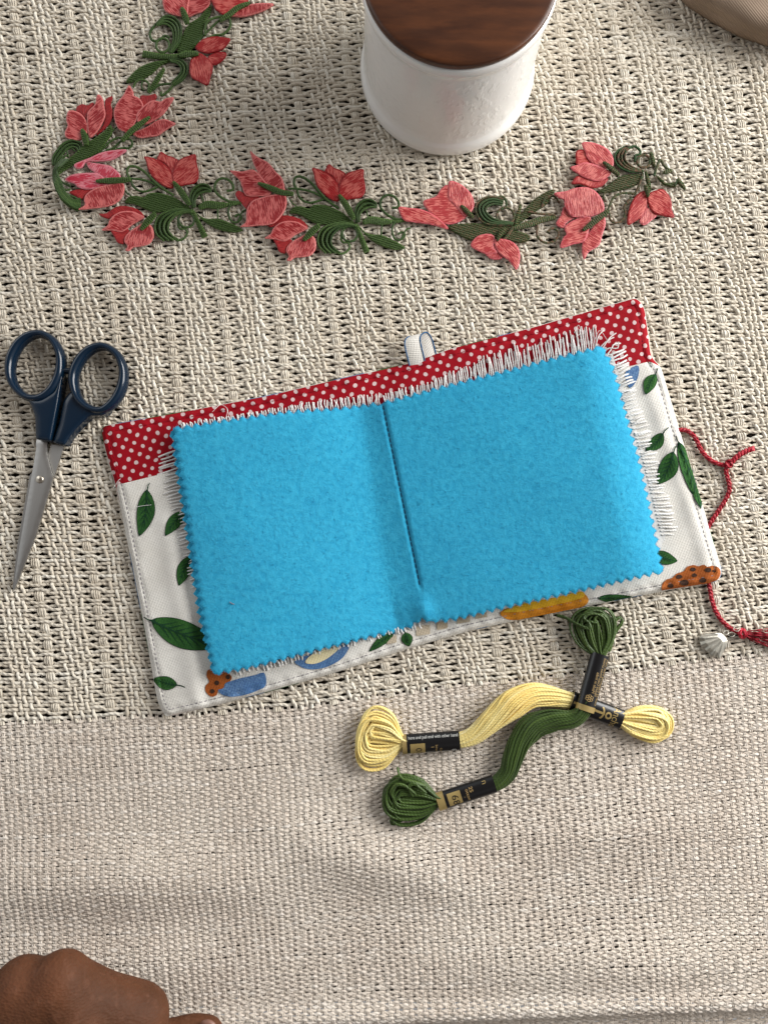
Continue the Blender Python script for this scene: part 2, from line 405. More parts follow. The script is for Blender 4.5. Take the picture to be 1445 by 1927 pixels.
def lathe(mb, profile, c, k=96, mi=0):
    pr = np.asarray(profile, float); n = len(pr); a = np.arange(k) / k * 2 * math.pi
    v = np.stack([c[0] + pr[:, None, 0] * np.cos(a), c[1] + pr[:, None, 0] * np.sin(a), np.broadcast_to(pr[:, None, 1], (n, k))], -1).reshape(-1, 3)
    i = np.repeat(np.arange(n - 1), k); j = np.tile(np.arange(k), n - 1); j2 = (j + 1) % k
    f = np.stack([i * k + j, i * k + j2, (i + 1) * k + j2, (i + 1) * k + j], 1)
    uv = np.stack([np.stack([j / k, pr[i, 1] * 1000], 1), np.stack([(j + 1) / k, pr[i, 1] * 1000], 1), np.stack([(j + 1) / k, pr[i + 1, 1] * 1000], 1), np.stack([j / k, pr[i + 1, 1] * 1000], 1)], 1)
    mb.add(v, f, uv, mi=mi)

# ---------------------------------------------------------------- storage jar
JC = P(840, 139, Z0); JC = np.array([JC[0], JC[1], 0])
mm = 0.001
def jar_mat():
    m, nt, b = new_mat('white_glazed_stoneware'); k = NB(nt)
    b.inputs['Base Color'].default_value = (0.86, 0.85, 0.82, 1); b.inputs['Roughness'].default_value = 0.16; b.inputs['Coat Weight'].default_value = 0.2; b.inputs['Coat Roughness'].default_value = 0.08
    uv = k.sep(k.uv())
    cell = k.n('ShaderNodeTexVoronoi'); cell.inputs['Scale'].default_value = 1.0
    k.l(k.scale(k.uv(), (9, 0.06, 1), 0.0), cell.inputs['Vector'])
    big = cell.outputs['Distance']
    stroke = k.noise(1.0, 2, 0.5, k.scale(k.uv(), (75, 0.22, 1), 0.0))
    rings = k.math('SINE', k.math('MULTIPLY', big, 26))
    h = k.math('MULTIPLY', k.ramp(stroke, 0.42, 0.66), k.ramp(k.math('FRACT', k.math('MULTIPLY', big, 2.6)), 0.15, 0.5))
    band = k.math('MULTIPLY', k.ramp(uv[1], 9, 13), k.ramp(uv[1], 55, 50))
    h = k.math('MULTIPLY', h, band)
    k.l(k.bump(h, 0.36, 0.00028), b.inputs['Normal'])
    return m
def wood_mat():
    m, nt, b = new_mat('dark_polished_wood'); k = NB(nt)
    v = k.scale(k.obj(), (18, 90, 90), 0.25)
    n = k.noise(1.6, 5, 0.62, v); w = k.n('ShaderNodeTexWave', wave_type='BANDS', bands_direction='Y'); w.inputs['Scale'].default_value = 0.5
    w.inputs['Distortion'].default_value = 7; w.inputs['Detail'].default_value = 3; w.inputs['Detail Scale'].default_value = 1.2; k.l(v, w.inputs['Vector'])
    c = k.mix(k.ramp(n, 0.3, 0.72), (0.042, 0.013, 0.005), (0.115, 0.037, 0.012)); c = k.mix(k.math('MULTIPLY', w.outputs[0], 0.45), c, (0.05, 0.017, 0.007))
    k.l(c, b.inputs['Base Color']); b.inputs['Roughness'].default_value = 0.33; b.inputs['Specular IOR Level'].default_value = 0.4
    k.l(k.bump(k.noise(4, 3, 0.6, v), 0.12, 0.0003), b.inputs['Normal'])
    return m
M_jar, M_lid = jar_mat(), wood_mat()
jar = tag(empty('storage_jar', JC.tolist()), 'round white glazed jar with a dark wooden lid, behind the flower trim', 'jar')
mb = MB()
prof = [(0, 1.5), (36, 1.5), (38.6, 1.7), (40.0, 2.5), (40.5, 4), (40.5, 6.5), (40.0, 8.5), (39.0, 10.5), (38.5, 13), (38.2, 20), (37.9, 32), (37.6, 44), (37.4, 50), (37.3, 53), (37.6, 54.5), (38.3, 55.5), (38.8, 57), (38.9, 59), (38.6, 60.3), (38.0, 60.8), (37.2, 60.6), (36.8, 59.8), (36.5, 57), (36.0, 50), (35, 8), (0, 6)]
pr = np.array(prof) * mm; dense = []
for i in range(len(pr) - 1):
    for t in np.linspace(0, 1, 4, endpoint=False): dense.append(pr[i] * (1 - t) + pr[i + 1] * t)
lathe(mb, dense + [pr[-1]], JC, 128); mb.build('jar_body', M_jar, jar)
mb = MB(); lp = [(0.01, 55.0), (36.2, 55.0), (36.25, 60.9), (38.0, 60.95), (38.3, 61.3), (38.35, 63.0), (38.15, 63.6), (37.7, 63.9), (36.5, 64.1), (30, 64.3), (0.01, 64.4)]
lathe(mb, np.array(lp) * mm, JC, 128); mb.build('lid', M_lid, jar)

# ---------------------------------------------------------------- beige cloth bundle at the corner
def twill_mat():
    m, nt, b = new_mat('beige_ribbed_cloth'); k = NB(nt)
    u = k.sep(k.scale(k.uv(), (1, 1, 1), R(38)))
    w = k.math('SINE', k.math('MULTIPLY', u[0], 2 * math.pi / 4.2))
    c = k.mix(k.ramp(k.noise(25, 3, 0.5, k.obj()), 0.3, 0.7), (0.22, 0.16, 0.115), (0.265, 0.195, 0.142)); c = k.mix(k.math('MULTIPLY', k.ramp(w, -1, 1), 0.2), c, (0.15, 0.108, 0.078))
    k.l(c, b.inputs['Base Color']); b.inputs['Roughness'].default_value = 0.85; b.inputs['Specular IOR Level'].default_value = 0.2
    k.l(k.bump(w, 0.3, 0.00025), b.inputs['Normal'])
    return m
mb = MB()
bp = round_poly([(1268, -120), (1283, -6), (1335, 30), (1400, 64), (1470, 88), (1560, 90), (1620, 20), (1600, -120)], 20)
def zb(v, d):
    q = np.clip(d / 55.0, 0, 1); return Z0 + 0.002 + 0.013 * np.sqrt(np.clip(1 - (1 - q) ** 2, 0, 1)) + 0.0006 * np.sin(v[:, 0] * 0.05 + v[:, 1] * 0.03)
sheet(mb, resample(bp, 5), 5, zb, thick=0.003)
tag(mb.build('cloth_bag', twill_mat()), 'beige ribbed cloth bag whose rounded edge enters at the top right corner', 'bag')

# ---------------------------------------------------------------- scissors
tz = Tf(0, 590, 3.57)
M_navy = plain_mat('navy_plastic', (0.0030, 0.0135, 0.031), 0.20, 0.4, coat=0.15)
def steel_mat():
    m, nt, b = new_mat('brushed_steel'); k = NB(nt)
    n = k.noise(1, 4, 0.6, k.scale(k.uv(), (0.02, 1.2, 1))); k.l(k.mix(n, (0.40, 0.39, 0.37), (0.56, 0.55, 0.53)), b.inputs['Base Color'])
    b.inputs['Metallic'].default_value = 1.0; b.inputs['Roughness'].default_value = 0.42; k.l(k.bump(n, 0.1, 0.0002), b.inputs['Normal']); return m
M_steel = steel_mat()
sc_root = tag(empty('scissors', PV(75, 905, Z0)), 'small navy handled scissors with steel blades, left of the needle book', 'scissors')
def loft_handle(ring, shank, zr, zs, hz):
    h = MB(); c = spline(tz(ring), n=56, closed=True)
    wid = 8.2 + 1.3 * np.sin(np.linspace(0, 4 * math.pi, 56))
    h.tube(P(c[:, 0], c[:, 1], zr), wid / S, hz, 14, closed=True)
    sp = resample(round_poly(tz(shank), 6), 1.6)
    sheet(h, sp, 2.0, lambda v, d: zs - 0.0012 * np.exp(-d / 2.6), thick=0.0052)
    return h
blade_axis = (28 - 75, 1110 - 830)
b2 = MB(); sheet(b2, resample(tz([(345, 880), (432, 890), (400, 990), (368, 1090), (330, 1190), (232, 1495), (100, 1850), (93, 1858), (88, 1846), (118, 1560), (203, 1085), (300, 985), (325, 950)]), 4), 5, lambda v, d: Z0 + 0.0012 + 0 * d, thick=0.001, axis=blade_axis)
blade2 = tag(b2.build('blade', M_steel, sc_root), 'lower steel blade, mostly hidden under the other')
b1 = MB(); sheet(b1, resample(tz([(247, 845), (320, 855), (316, 950), (357, 1106), (340, 1172), (238, 1505), (104, 1845), (97, 1857), (93, 1846), (134, 1560), (217, 1082), (247, 900), (243, 880)]), 4), 5, lambda v, d: Z0 + 0.0025 + 0.0004 * (1 - np.exp(-d / 3)), thick=0.0011, axis=blade_axis)
blade1 = tag(b1.build('blade', M_steel, sc_root), 'upper steel blade with the rivet')
ringL = [(75, 400), (84, 300), (135, 205), (205, 152), (285, 140), (360, 180), (405, 260), (415, 340), (400, 430), (350, 520), (270, 570), (180, 560), (105, 490)]
ringR = [(500, 470), (510, 380), (560, 290), (630, 235), (710, 225), (790, 275), (830, 360), (832, 450), (805, 540), (755, 610), (690, 652), (610, 640), (535, 575)]
hL = loft_handle(ringL, [(120, 520), (200, 575), (270, 575), (360, 520), (408, 400), (425, 420), (395, 600), (345, 862), (243, 846), (238, 690), (205, 600)], Z0 + 0.0042, Z0 + 0.0068, 0.0037)
hL.build('handle', M_navy, blade1)
hR = loft_handle(ringR, [(505, 500), (545, 590), (640, 655), (740, 640), (700, 685), (600, 690), (520, 770), (470, 830), (436, 890), (357, 868), (400, 740), (430, 590), (455, 548)], Z0 + 0.0042, Z0 + 0.0064, 0.0037)
hR.build('handle', M_navy, blade2)
rv = MB(); c = P(*tz([(270, 1114)])[0], Z0 + 0.0028)
lathe(rv, [(0.00175, c[2] - 0.001), (0.00175, c[2] + 0.0004), (0.0014, c[2] + 0.0007), (0.00001, c[2] + 0.0008)], c, 24); rv.build('rivet', plain_mat('rivet_metal', (0.62, 0.56, 0.47), 0.3, 0.5, metal=1.0), sc_root)
nb = MB(); q = np.array(tz([(405, 380), (440, 385), (492, 388)])); nb.tube(P(q[:, 0], q[:, 1], Z0 + 0.004), 6 / S, 0.002, 8); nb.build('stop_nub', M_navy, sc_root)

# ---------------------------------------------------------------- needle book
def felt_mat():
    m, nt, b = new_mat('turquoise_felt'); k = NB(nt)
    fib = k.noise(2600, 4, 0.7, k.obj()); fl = k.noise(430, 6, 0.68, k.obj()); big = k.noise(60, 3, 0.5, k.obj())
    c = k.mix(k.ramp(fl, 0.32, 0.68), (0.020, 0.315, 0.540), (0.042, 0.420, 0.655)); c = k.mix(k.math('MULTIPLY', k.ramp(fib, 0.52, 0.75), 0.5), c, (0.10, 0.47, 0.66))
    c = k.mix(k.math('MULTIPLY', k.ramp(big, 0.35, 0.7), 0.2), c, (0.025, 0.28, 0.50))
    k.l(c, b.inputs['Base Color']); b.inputs['Roughness'].default_value = 1.0; b.inputs['Specular IOR Level'].default_value = 0.05
    b.inputs['Sheen Weight'].default_value = 0.35; b.inputs['Sheen Roughness'].default_value = 0.6; b.inputs['Sheen Tint'].default_value = (0.3, 0.75, 1, 1)
    h = k.math('ADD', k.math('MULTIPLY', fl, 1.0), k.math('MULTIPLY', fib, 0.45))
    k.l(k.bump(h, 0.8, 0.00045), b.inputs['Normal']); return m
def polka_mat():
    m, nt, b = new_mat('red_polka_dot_cotton'); k = NB(nt)
    wob = k.n('ShaderNodeTexNoise'); wob.inputs['Scale'].default_value = 0.03; k.l(k.uv(), wob.inputs['Vector'])
    vm = k.n('ShaderNodeVectorMath', operation='MULTIPLY_ADD'); k.l(wob.outputs['Color'], vm.inputs[0]); vm.inputs[1].default_value = (7, 7, 0); k.l(k.uv(), vm.inputs[2])
    u = k.sep(k.scale(vm.outputs[0], (1 / 16.6, 1 / 16.6, 1), R(-21)))
    fx = k.math('SUBTRACT', k.math('FRACT', u[0]), 0.5); fy = k.math('SUBTRACT', k.math('FRACT', u[1]), 0.5)
    d = k.math('SQRT', k.math('ADD', k.math('MULTIPLY', fx, fx), k.math('MULTIPLY', fy, fy)))
    fine = k.noise(2500, 2, 0.5, k.obj())
    red = k.mix(fine, (0.26, 0.002, 0.008), (0.33, 0.004, 0.012))
    k.l(k.mix(k.ramp(k.math('ADD', d, k.math('MULTIPLY', fine, 0.03)), 0.265, 0.225), red, (0.62, 0.48, 0.47)), b.inputs['Base Color'])
    b.inputs['Roughness'].default_value = 0.8; b.inputs['Specular IOR Level'].default_value = 0.15
    h = k.math('ADD', k.math('MULTIPLY', k.noise(2200, 2, 0.5, k.obj()), 0.3), k.noise(140, 4, 0.55, k.obj()))
    k.l(k.bump(h, 0.3, 0.0007), b.inputs['Normal']); return m
def linen(name, c1, c2, hole=0.35, pitch=2.9, rough=0.9, var=None):
    """open plain-woven cotton: warp and weft grid with tiny holes"""
    m, nt, b = new_mat(name); k = NB(nt)
    u = k.sep(k.scale(k.uv(), (1 / pitch, 1 / pitch, 1), R(13)))
    a = k.math('SINE', k.math('MULTIPLY', u[0], 2 * math.pi)); bb = k.math('SINE', k.math('MULTIPLY', u[1], 2 * math.pi))
    h = k.math('MAXIMUM', a, bb)
    n = k.noise(70, 4, 0.6, k.obj()); c = k.mix(k.ramp(n, 0.35, 0.65), c1, c2)
    if var: c = k.mix(k.ramp(k.noise(1400, 3, 0.6, k.obj()), 0.35, 0.7), c, var)
    c = k.mix(k.math('MULTIPLY', k.ramp(h, 0.1, -0.5), hole), c, tuple(x * 0.42 for x in c1))
    k.l(c, b.inputs['Base Color']); b.inputs['Roughness'].default_value = rough; b.inputs['Specular IOR Level'].default_value = 0.15
    k.l(k.bump(k.math('ADD', h, k.math('MULTIPLY', k.noise(500, 3, 0.6, k.obj()), 0.5)), 0.45, 0.0002), b.inputs['Normal']); return m
M_felt, M_polka = felt_mat(), polka_mat()
M_linen = linen('off_white_print_cloth', (0.80, 0.775, 0.72), (0.74, 0.71, 0.65))
M_even = plain_mat('white_evenweave', (0.78, 0.765, 0.74), 0.9, 0.15, (0.68, 0.665, 0.64), 300, 0.4, 1500)
M_fringe = yarn_mat('white_fringe_thread', (0.76, 0.74, 0.71), (0.66, 0.64, 0.61), (0.86, 0.85, 0.83), ply=0.2, bump=0.4, patch=200)
M_g1 = linen('print_leaf_green', (0.024, 0.085, 0.020), (0.045, 0.145, 0.030), 0.3, var=(0.022, 0.085, 0.022)); M_g2 = linen('print_dark_green', (0.010, 0.040, 0.020), (0.013, 0.055, 0.024), 0.2)
M_br = linen('print_cookie_brown', (0.33, 0.085, 0.018), (0.42, 0.12, 0.028), 0.3); M_ch = linen('print_dark_brown', (0.045, 0.022, 0.014), (0.06, 0.03, 0.02), 0.2)
M_bl = linen('print_denim_blue', (0.085, 0.19, 0.38), (0.16, 0.28, 0.46), 0.3, var=(0.06, 0.13, 0.30)); M_ye = linen('print_cream_yellow', (0.75, 0.66, 0.40), (0.70, 0.63, 0.44), 0.3)
M_or = linen('print_orange', (0.52, 0.18, 0.012), (0.58, 0.23, 0.02), 0.3); M_yo = linen('print_golden_yellow', (0.66, 0.36, 0.02), (0.70, 0.42, 0.03), 0.3); M_ta = linen('print_tan', (0.46, 0.38, 0.27), (0.52, 0.44, 0.33), 0.3)
PRINTS = [M_g1, M_g2, M_br, M_ch, M_bl, M_ye, M_or, M_yo, M_ta]
def cover_mat():
    m, nt, b = new_mat('printed_cover_cloth'); k = NB(nt); v = k.obj()
    n = k.noise(38, 1, 0.4, v); c = k.mix(k.ramp(n, 0.56, 0.58), (0.72, 0.69, 0.62), (0.10, 0.22, 0.42)); n2 = k.noise(33, 1, 0.4, k.scale(v, (1, 1, 1), 1.3)); c = k.mix(k.ramp(n2, 0.58, 0.60), c, (0.03, 0.12, 0.03))
    k.l(c, b.inputs['Base Color']); b.inputs['Roughness'].default_value = 0.9; return m
top_edge = [(190, 803), (330, 778), (500, 746), (640, 713), (770, 684), (850, 656), (1000, 617), (1198, 560)]
right_edge = [(1212, 580), (1224, 672), (1242, 690), (1285, 835), (1325, 965), (1357, 1075)]
bottom_edge = [(1352, 1093), (1250, 1111), (1150, 1131), (1000, 1160), (880, 1187), (760, 1222), (640, 1262), (520, 1297), (400, 1328), (312, 1349)]
left_edge = [(298, 1322), (275, 1195), (250, 1065), (232, 975), (218, 912), (200, 850)]
outline = resample(round_poly(top_edge + right_edge + bottom_edge + left_edge, 14), 4)
sp0, sp1 = np.array([716., 740.]), np.array([806., 1180.]); spd = (sp1 - sp0) / np.linalg.norm(sp1 - sp0); spn = np.array([spd[1], -spd[0]])   # to the right
def spine_t(v): return (v - sp0) @ spn, (v - sp0) @ spd
def z_lining(v, d):
    t, s = spine_t(v)
    z = Z0 + 0.0008 + 0.0026 * (1 - np.exp(-d / 4.0)) + 0.0004 * np.exp(-((d - 5.5) / 3.5) ** 2) - 0.0006 * np.exp(-((d - 11.5) / 2.0) ** 2)
    z = z - 0.0006 * np.exp(-(t / 45.0) ** 2) + 0.00022 * np.sin(v[:, 0] * 0.07 + v[:, 1] * 0.05) * np.clip(d / 15, 0, 1) + 0.0002 * np.sin(v[:, 0] * 0.19 - v[:, 1] * 0.11) * np.exp(-((d - 10) / 9.0) ** 2)
    return z
book = tag(empty('needle_book', PV(770, 960, Z0)), 'open cloth needle book with blue felt pages, red polka dot lining and leaf print pocket', 'needle book')
mb = MB(); sheet(mb, inset(outline, -0.9, 5), 8, lambda v, d: Z0 + 0.0004 + 0.0008 * (1 - np.exp(-d / 3.0)), thick=0.0006); mb.build('outer_cover', cover_mat(), book)
mb = MB(); sheet(mb, outline, 4.5, z_lining); mb.build('lining', M_polka, book)
pocket_top = [(1243, 691), (1222, 680), (1160, 695), (1000, 732), (640, 815), (300, 893), (219, 913)]
pocket_poly = resample(round_poly([(219, 913), (232, 975), (250, 1065), (275, 1195), (298, 1322)][0:] + [(312, 1348.5)] + [tuple(p) for p in bottom_edge[::-1][1:]] + [tuple(p) for p in right_edge[::-1][:-2]] + [(1222, 680), (1160, 695), (1000, 732), (640, 815), (300, 893)], 6), 4)
def ridge(v, pts, w):
    a = np.asarray(pts, float); return np.exp(-(edge_dist_open(v, a) / w) ** 2)
def edge_dist_open(v, a):
    best = np.full(len(v), 1e9)
    for i in range(len(a) - 1):
        ab = a[i + 1] - a[i]; t = np.clip(((v - a[i]) @ ab) / (ab @ ab), 0, 1); best = np.minimum(best, np.linalg.norm(v - (a[i] + t[:, None] * ab), axis=1))
    return best
def z_pocket(v, d=None):
    dd = edge_dist(v, outline)
    z = z_lining(v, dd) + 0.00055
    z = z + 0.0011 * ridge(v, [(312, 985), (330, 1095), (350, 1200), (372, 1330)], 17) + 0.0008 * ridge(v, [(1225, 740), (1262, 850), (1300, 960), (1330, 1060)], 15)
    return z + 0.00025 * np.sin(v[:, 1] * 0.045 + v[:, 0] * 0.02)
mb = MB(); sheet(mb, pocket_poly, 4.5, lambda v, d: z_pocket(v), thick=0.0004)
LIFT = 0.00034
def patch(pts, mi, lift=LIFT, step=4.0, smooth=True):
    p = spline(pts, step=3.0, closed=True) if smooth else resample(pts, 3.0)
    p = p[inside(p, outline) | (edge_dist(p, outline) < 1.2)]
    if len(p) > 4: sheet(mb, p, step, lambda v, d: z_pocket(v) + lift, mi=mi)
def leaf(p0, p1, w, bend=0.0, stem=None, nv=5, cut=None):
    p0, p1 = np.array(p0, float), np.array(p1, float); ax = p1 - p0; L = np.linalg.norm(ax); ax /= L; nn = np.array([-ax[1], ax[0]])
    def C(t): return p0 + ax * L * t + nn * bend * 4 * t * (1 - t)
    ts = np.linspace(0, 1, 18); pr = np.sin(math.pi * ts ** 0.85) ** 0.85
    body = np.vstack([[C(t) + nn * w / 2 * q for t, q in zip(ts, pr)], [C(t) - nn * w / 2 * q for t, q in zip(ts[::-1][1:-1], pr[::-1][1:-1])]])
    patch(body, 1, step=4, smooth=False)
    body2 = np.vstack([[C(t) + nn * (w / 2 * q - 1.0) for t, q in zip(ts[1:-1], pr[1:-1])], [C(t) - nn * (w / 2 * q - 1.0) for t, q in zip(ts[::-1][1:-1], pr[::-1][1:-1])]])
    patch(body2, 0, LIFT * 1.5, step=4, smooth=False)
    patch(ribbon2d([C(0.0), C(0.3), C(0.65), C(0.97)], 1.0, lambda s: max(0.35, (1 - s)) * max(1.6, w * 0.075)), 1, LIFT * 2.2, 3, False)
    for i in range(nv):
        t = 0.14 + 0.62 * i / nv
        for sg in (1, -1):
            e = C(min(1, t + 0.20)) + nn * sg * w * 0.40 * math.sin(math.pi * min(0.98, t + 0.16) ** 0.85) ** 0.9
            patch(ribbon2d([C(t), (C(t) + e) / 2 + ax * 1.0, e], 1.0, lambda s: (1.1 - s) * max(1.2, w * 0.055)), 1, LIFT * 2.0, 3, False)
    if stem is not None: patch(ribbon2d([C(0.06), (C(0) + np.array(stem)) / 2 + nn * 0.8, stem], 1.0, lambda s: 2.6 - 0.9 * s), 1, LIFT * 1.8, 3, False)
leaf((277, 921), (262, 1010), 34, -5, (283, 908)); leaf((352, 962), (311, 1009), 26, 4); leaf((362, 1045), (337, 1103), 27, 3)
leaf((284, 1167), (420, 1216), 52, 5, (270, 1161), 6); leaf((334, 1289), (287, 1277), 26, -2, (349, 1294))
leaf((1247, 815), (1214, 848), 25, -4, (1258, 804)); leaf((1267, 850), (1236, 912), 36, -5, (1273, 838)); leaf((1275, 830), (1319, 958), 30, -3, (1271, 820))
leaf((1230, 1040), (1275, 1056), 25, 3); leaf((1124, 1125), (1193, 1124), 17, 2); leaf((1234, 704), (1214, 743), 24, 3, (1238, 692))
leaf((742, 1191), (694, 1227), 17, 2); leaf((762, 1190), (770, 1217), 22, 0, (759, 1182))
t8, t1, t2 = Tf(1050, 760, 3.658), Tf(200, 860, 3.853), Tf(480, 1080, 2.779)
patch(t8([(713, 1285), (717, 1240), (745, 1210), (782, 1198), (815, 1168), (862, 1152), (885, 1122), (930, 1109), (962, 1118), (1000, 1107), (1027, 1122), (1062, 1114), (1104, 1128), (1117, 1165), (1097, 1208), (1050, 1230), (1000, 1242), (900, 1265), (750, 1293)]), 2)
for x, y, r in ((773, 1253, 18), (868, 1230, 25), (927, 1140, 17), (832, 1190, 17), (937, 1180, 15), (1030, 1143, 20), (995, 1215, 20), (1072, 1150, 12)):
    patch(t8([(x + r * math.cos(a) * (1.15 + 0.2 * random.random()), y + r * math.sin(a) * (0.75 + 0.2 * random.random())) for a in np.arange(7) * 0.9]), 3, LIFT * 1.6, 3)
patch([(941, 1153), (958, 1143), (1000, 1133), (1050, 1124), (1085, 1114), (1100, 1118), (1107, 1130), (1096, 1142), (1060, 1150), (1000, 1163), (965, 1167), (948, 1162)], 6)
patch([(947, 1151), (985, 1136), (1050, 1123), (1092, 1113), (1096, 1124), (1050, 1137), (985, 1150)], 7, LIFT * 1.6)
patch(t1([(735, 1548), (768, 1538), (800, 1568), (860, 1553), (908, 1590), (902, 1622), (862, 1642), (852, 1680), (812, 1692), (802, 1726), (760, 1737), (724, 1702), (721, 1660), (748, 1630), (729, 1590)]), 2)
for x, y, r in ((803, 1638, 18), (770, 1698, 17), (884, 1596, 17)): patch(t1([(x + r * math.cos(a), y + r * math.sin(a)) for a in np.arange(7) * 0.9]), 3, LIFT * 1.6, 3)
patch(t1([(812, 1690), (850, 1676), (868, 1640), (920, 1620), (1000, 1598), (1075, 1582), (1147, 1566), (1158, 1655), (1100, 1692), (1000, 1727), (900, 1738), (840, 1722)]), 4, LIFT * 1.3)
patch(t2([(212, 452), (232, 481), (280, 498), (340, 496), (400, 476), (460, 436), (492, 378), (440, 372), (330, 405)]), 4); patch(t2([(262, 462), (310, 470), (370, 447), (425, 405), (440, 376), (380, 380), (300, 420)]), 5, LIFT * 1.6)
patch([(1176, 702), (1200, 688), (1199, 712), (1184, 730)], 4)
for x, y, w_, h_ in ((737, 1206, 9, 7), (796, 1188, 13, 9), (832, 1179, 10, 7), (872, 1168, 12, 6), (905, 1160, 11, 5)): patch([(x - w_, y - h_), (x + w_, y - h_ - 4), (x + w_, y + h_ - 4), (x - w_, y + h_)], 8, smooth=False)
pk = mb
# material slots: the pocket cloth is slot 9, the prints 0-8
pk.m[0][:] = 9; pk.m[1][:] = 9; pk.m[2][:] = 9
pk.build('pocket', PRINTS + [M_linen], book)
# top stitching round the cover
stp = inset(outline, 11.5, 1.5); M_st = plain_mat('grey_thread', (0.26, 0.24, 0.26), 0.8, 0.2); M_sr = plain_mat('dark_red_thread', (0.26, 0.004, 0.012), 0.8, 0.2)
mb = MB(); i = 0
while i < len(stp) - 5:
    seg = stp[i:i + 4]; white = inside(seg[1:2], pocket_poly)[0]
    z = z_pocket(seg) if white else z_lining(seg, edge_dist(seg, outline))
    mb.tube(P(seg[:, 0], seg[:, 1], z + 0.00042), 0.75 / S, 0.6 / S, 5, mi=0 if white else 1); i += 6
mb.build('stitching', [M_st, M_sr], book)
# fabric loop on the top edge
M_piping = plain_mat('blue_loop_edge', (0.03, 0.10, 0.22), 0.8, 0.2)
mb = MB(); side = np.array([0.965, -0.26]); tot = 30.0
arch = spline([(786, 688, 0.0042), (781, 668, 0.0062), (776, 645, 0.0072), (778, 634, 0.0068), (788, 629, 0.0054), (797, 640, 0.0036), (803, 660, 0.0026), (808, 680, 0.0024)], n=30)
w = np.linspace(-tot / 2, tot / 2, 9)
g = np.stack([P(arch[:, 0] + side[0] * x, arch[:, 1] + side[1] * x, arch[:, 2] - 0.0004 * (abs(x) / tot * 2) ** 2) for x in w], 1)
ii = np.repeat(np.arange(29), 8); jj = np.tile(np.arange(8), 29)
f = np.stack([ii * 9 + jj, ii * 9 + jj + 1, (ii + 1) * 9 + jj + 1, (ii + 1) * 9 + jj], 1)
vv = g.reshape(-1, 3); uvq = np.stack([np.tile(w, 30), np.repeat(np.arange(30) * 3.0, 9)], 1)
mb.add(vv, f[:, ::-1], uvq[f[:, ::-1].reshape(-1)], mi=0)
lo_ = vv.copy(); lo_[:, 2] -= 0.0005; mb.add(lo_, f, uvq[f.reshape(-1)], mi=0)
for j in (0, 8): mb.tube(g[:, j], 1.3 / S, 1.3 / S, 6, mi=1)
mb.build('hanging_loop', [M_linen, M_piping], book)

# evenweave pages with frayed edges
def z_page(v, d):
    t, s = spine_t(v); return 0.0044 + 0.0009 * (1 - np.exp(-(t / 90.0) ** 2)) + 0.0004 * np.clip(np.abs(t) / 400, 0, 1)
evl = [(338, 812), (500, 792), (722, 764), (800, 1168), (600, 1218), (440, 1262), (418, 1262), (375, 1090), (345, 940)]
evr = [(722, 762), (900, 716), (1122, 664), (1152, 666), (1180, 760), (1214, 860), (1252, 1008), (1230, 1066), (1010, 1130), (800, 1172)]
fr = MB()
def fringe(base, tips, pitch, rad, zoff=0.0, wild=1.1):
    b = np.asarray(spline(base, n=200)); t = np.asarray(spline(tips, n=200)); L = np.linalg.norm(np.diff(b, axis=0), axis=1).sum(); n = int(L / pitch)
    for i in range(n):
        q = (i + 0.5 + random.uniform(-0.2, 0.2)) / n * 199; k0 = int(q); p0, p1 = b[k0], t[min(199, k0)]
        dv = p1 - p0; nn = np.array([-dv[1], dv[0]]) / (np.linalg.norm(dv) + 1e-6); p1 = p1 + nn * random.gauss(0, wild) + dv * random.gauss(0, 0.11); p0 = p0 - dv * 0.25
        m1 = p0 * 0.66 + p1 * 0.34 + nn * random.gauss(0, wild * 0.7); m2 = p0 * 0.33 + p1 * 0.67 + nn * random.gauss(0, wild * 0.9); c = spline([p0, m1, m2, p1], n=8)
        z0 = float(z_page(p0[None], 0)[0]); zend = 0.0047 + zoff + random.uniform(0, 0.0006); z = np.linspace(z0, zend, 8) + 0.0005 * np.sin(np.linspace(0, math.pi, 8))
        fr.tube(P(c[:, 0], c[:, 1], z), rad * random.uniform(0.85, 1.15) / S, None, 6, tint=random.random())
fringe([(725, 762), (808, 740), (932, 706), (1040, 678), (1126, 656)], [(722, 742), (808, 718), (930, 668), (1040, 637), (1121, 613)], 4.0, 1.15)
fringe([(340, 806), (500, 782), (620, 770), (718, 757)], [(338, 798), (500, 772), (620, 752), (716, 741)], 4.6, 1.15)
fringe([(1152, 664), (1180, 760), (1213, 860), (1251, 1010)], [(1174, 652), (1208, 770), (1237, 862), (1276, 1010)], 6.6, 1.9)
fringe([(334, 845), (348, 935), (372, 1050), (388, 1100), (410, 1180)], [(300, 857), (316, 940), (346, 1060), (362, 1106), (392, 1183)], 6.6, 1.7)
fringe([(440, 1258), (500, 1246), (600, 1214), (720, 1186), (790, 1168)], [(444, 1272), (503, 1259), (604, 1229), (723, 1198), (795, 1182)], 6.6, 2.0)
fringe([(1120, 650), (1135, 652), (1150, 664)], [(1134, 618), (1160, 634), (1168, 648)], 6, 1.2, 0.001, 6)
for evp, nm in ((evl, 'left'), (evr, 'right')):
    sheet(fr, resample(evp, 5), 10, z_page, thick=0.0004, mi=1)
evo = fr.build('frayed_page', [M_fringe, M_even], book); tag(evo, 'white evenweave page with a frayed fringe')

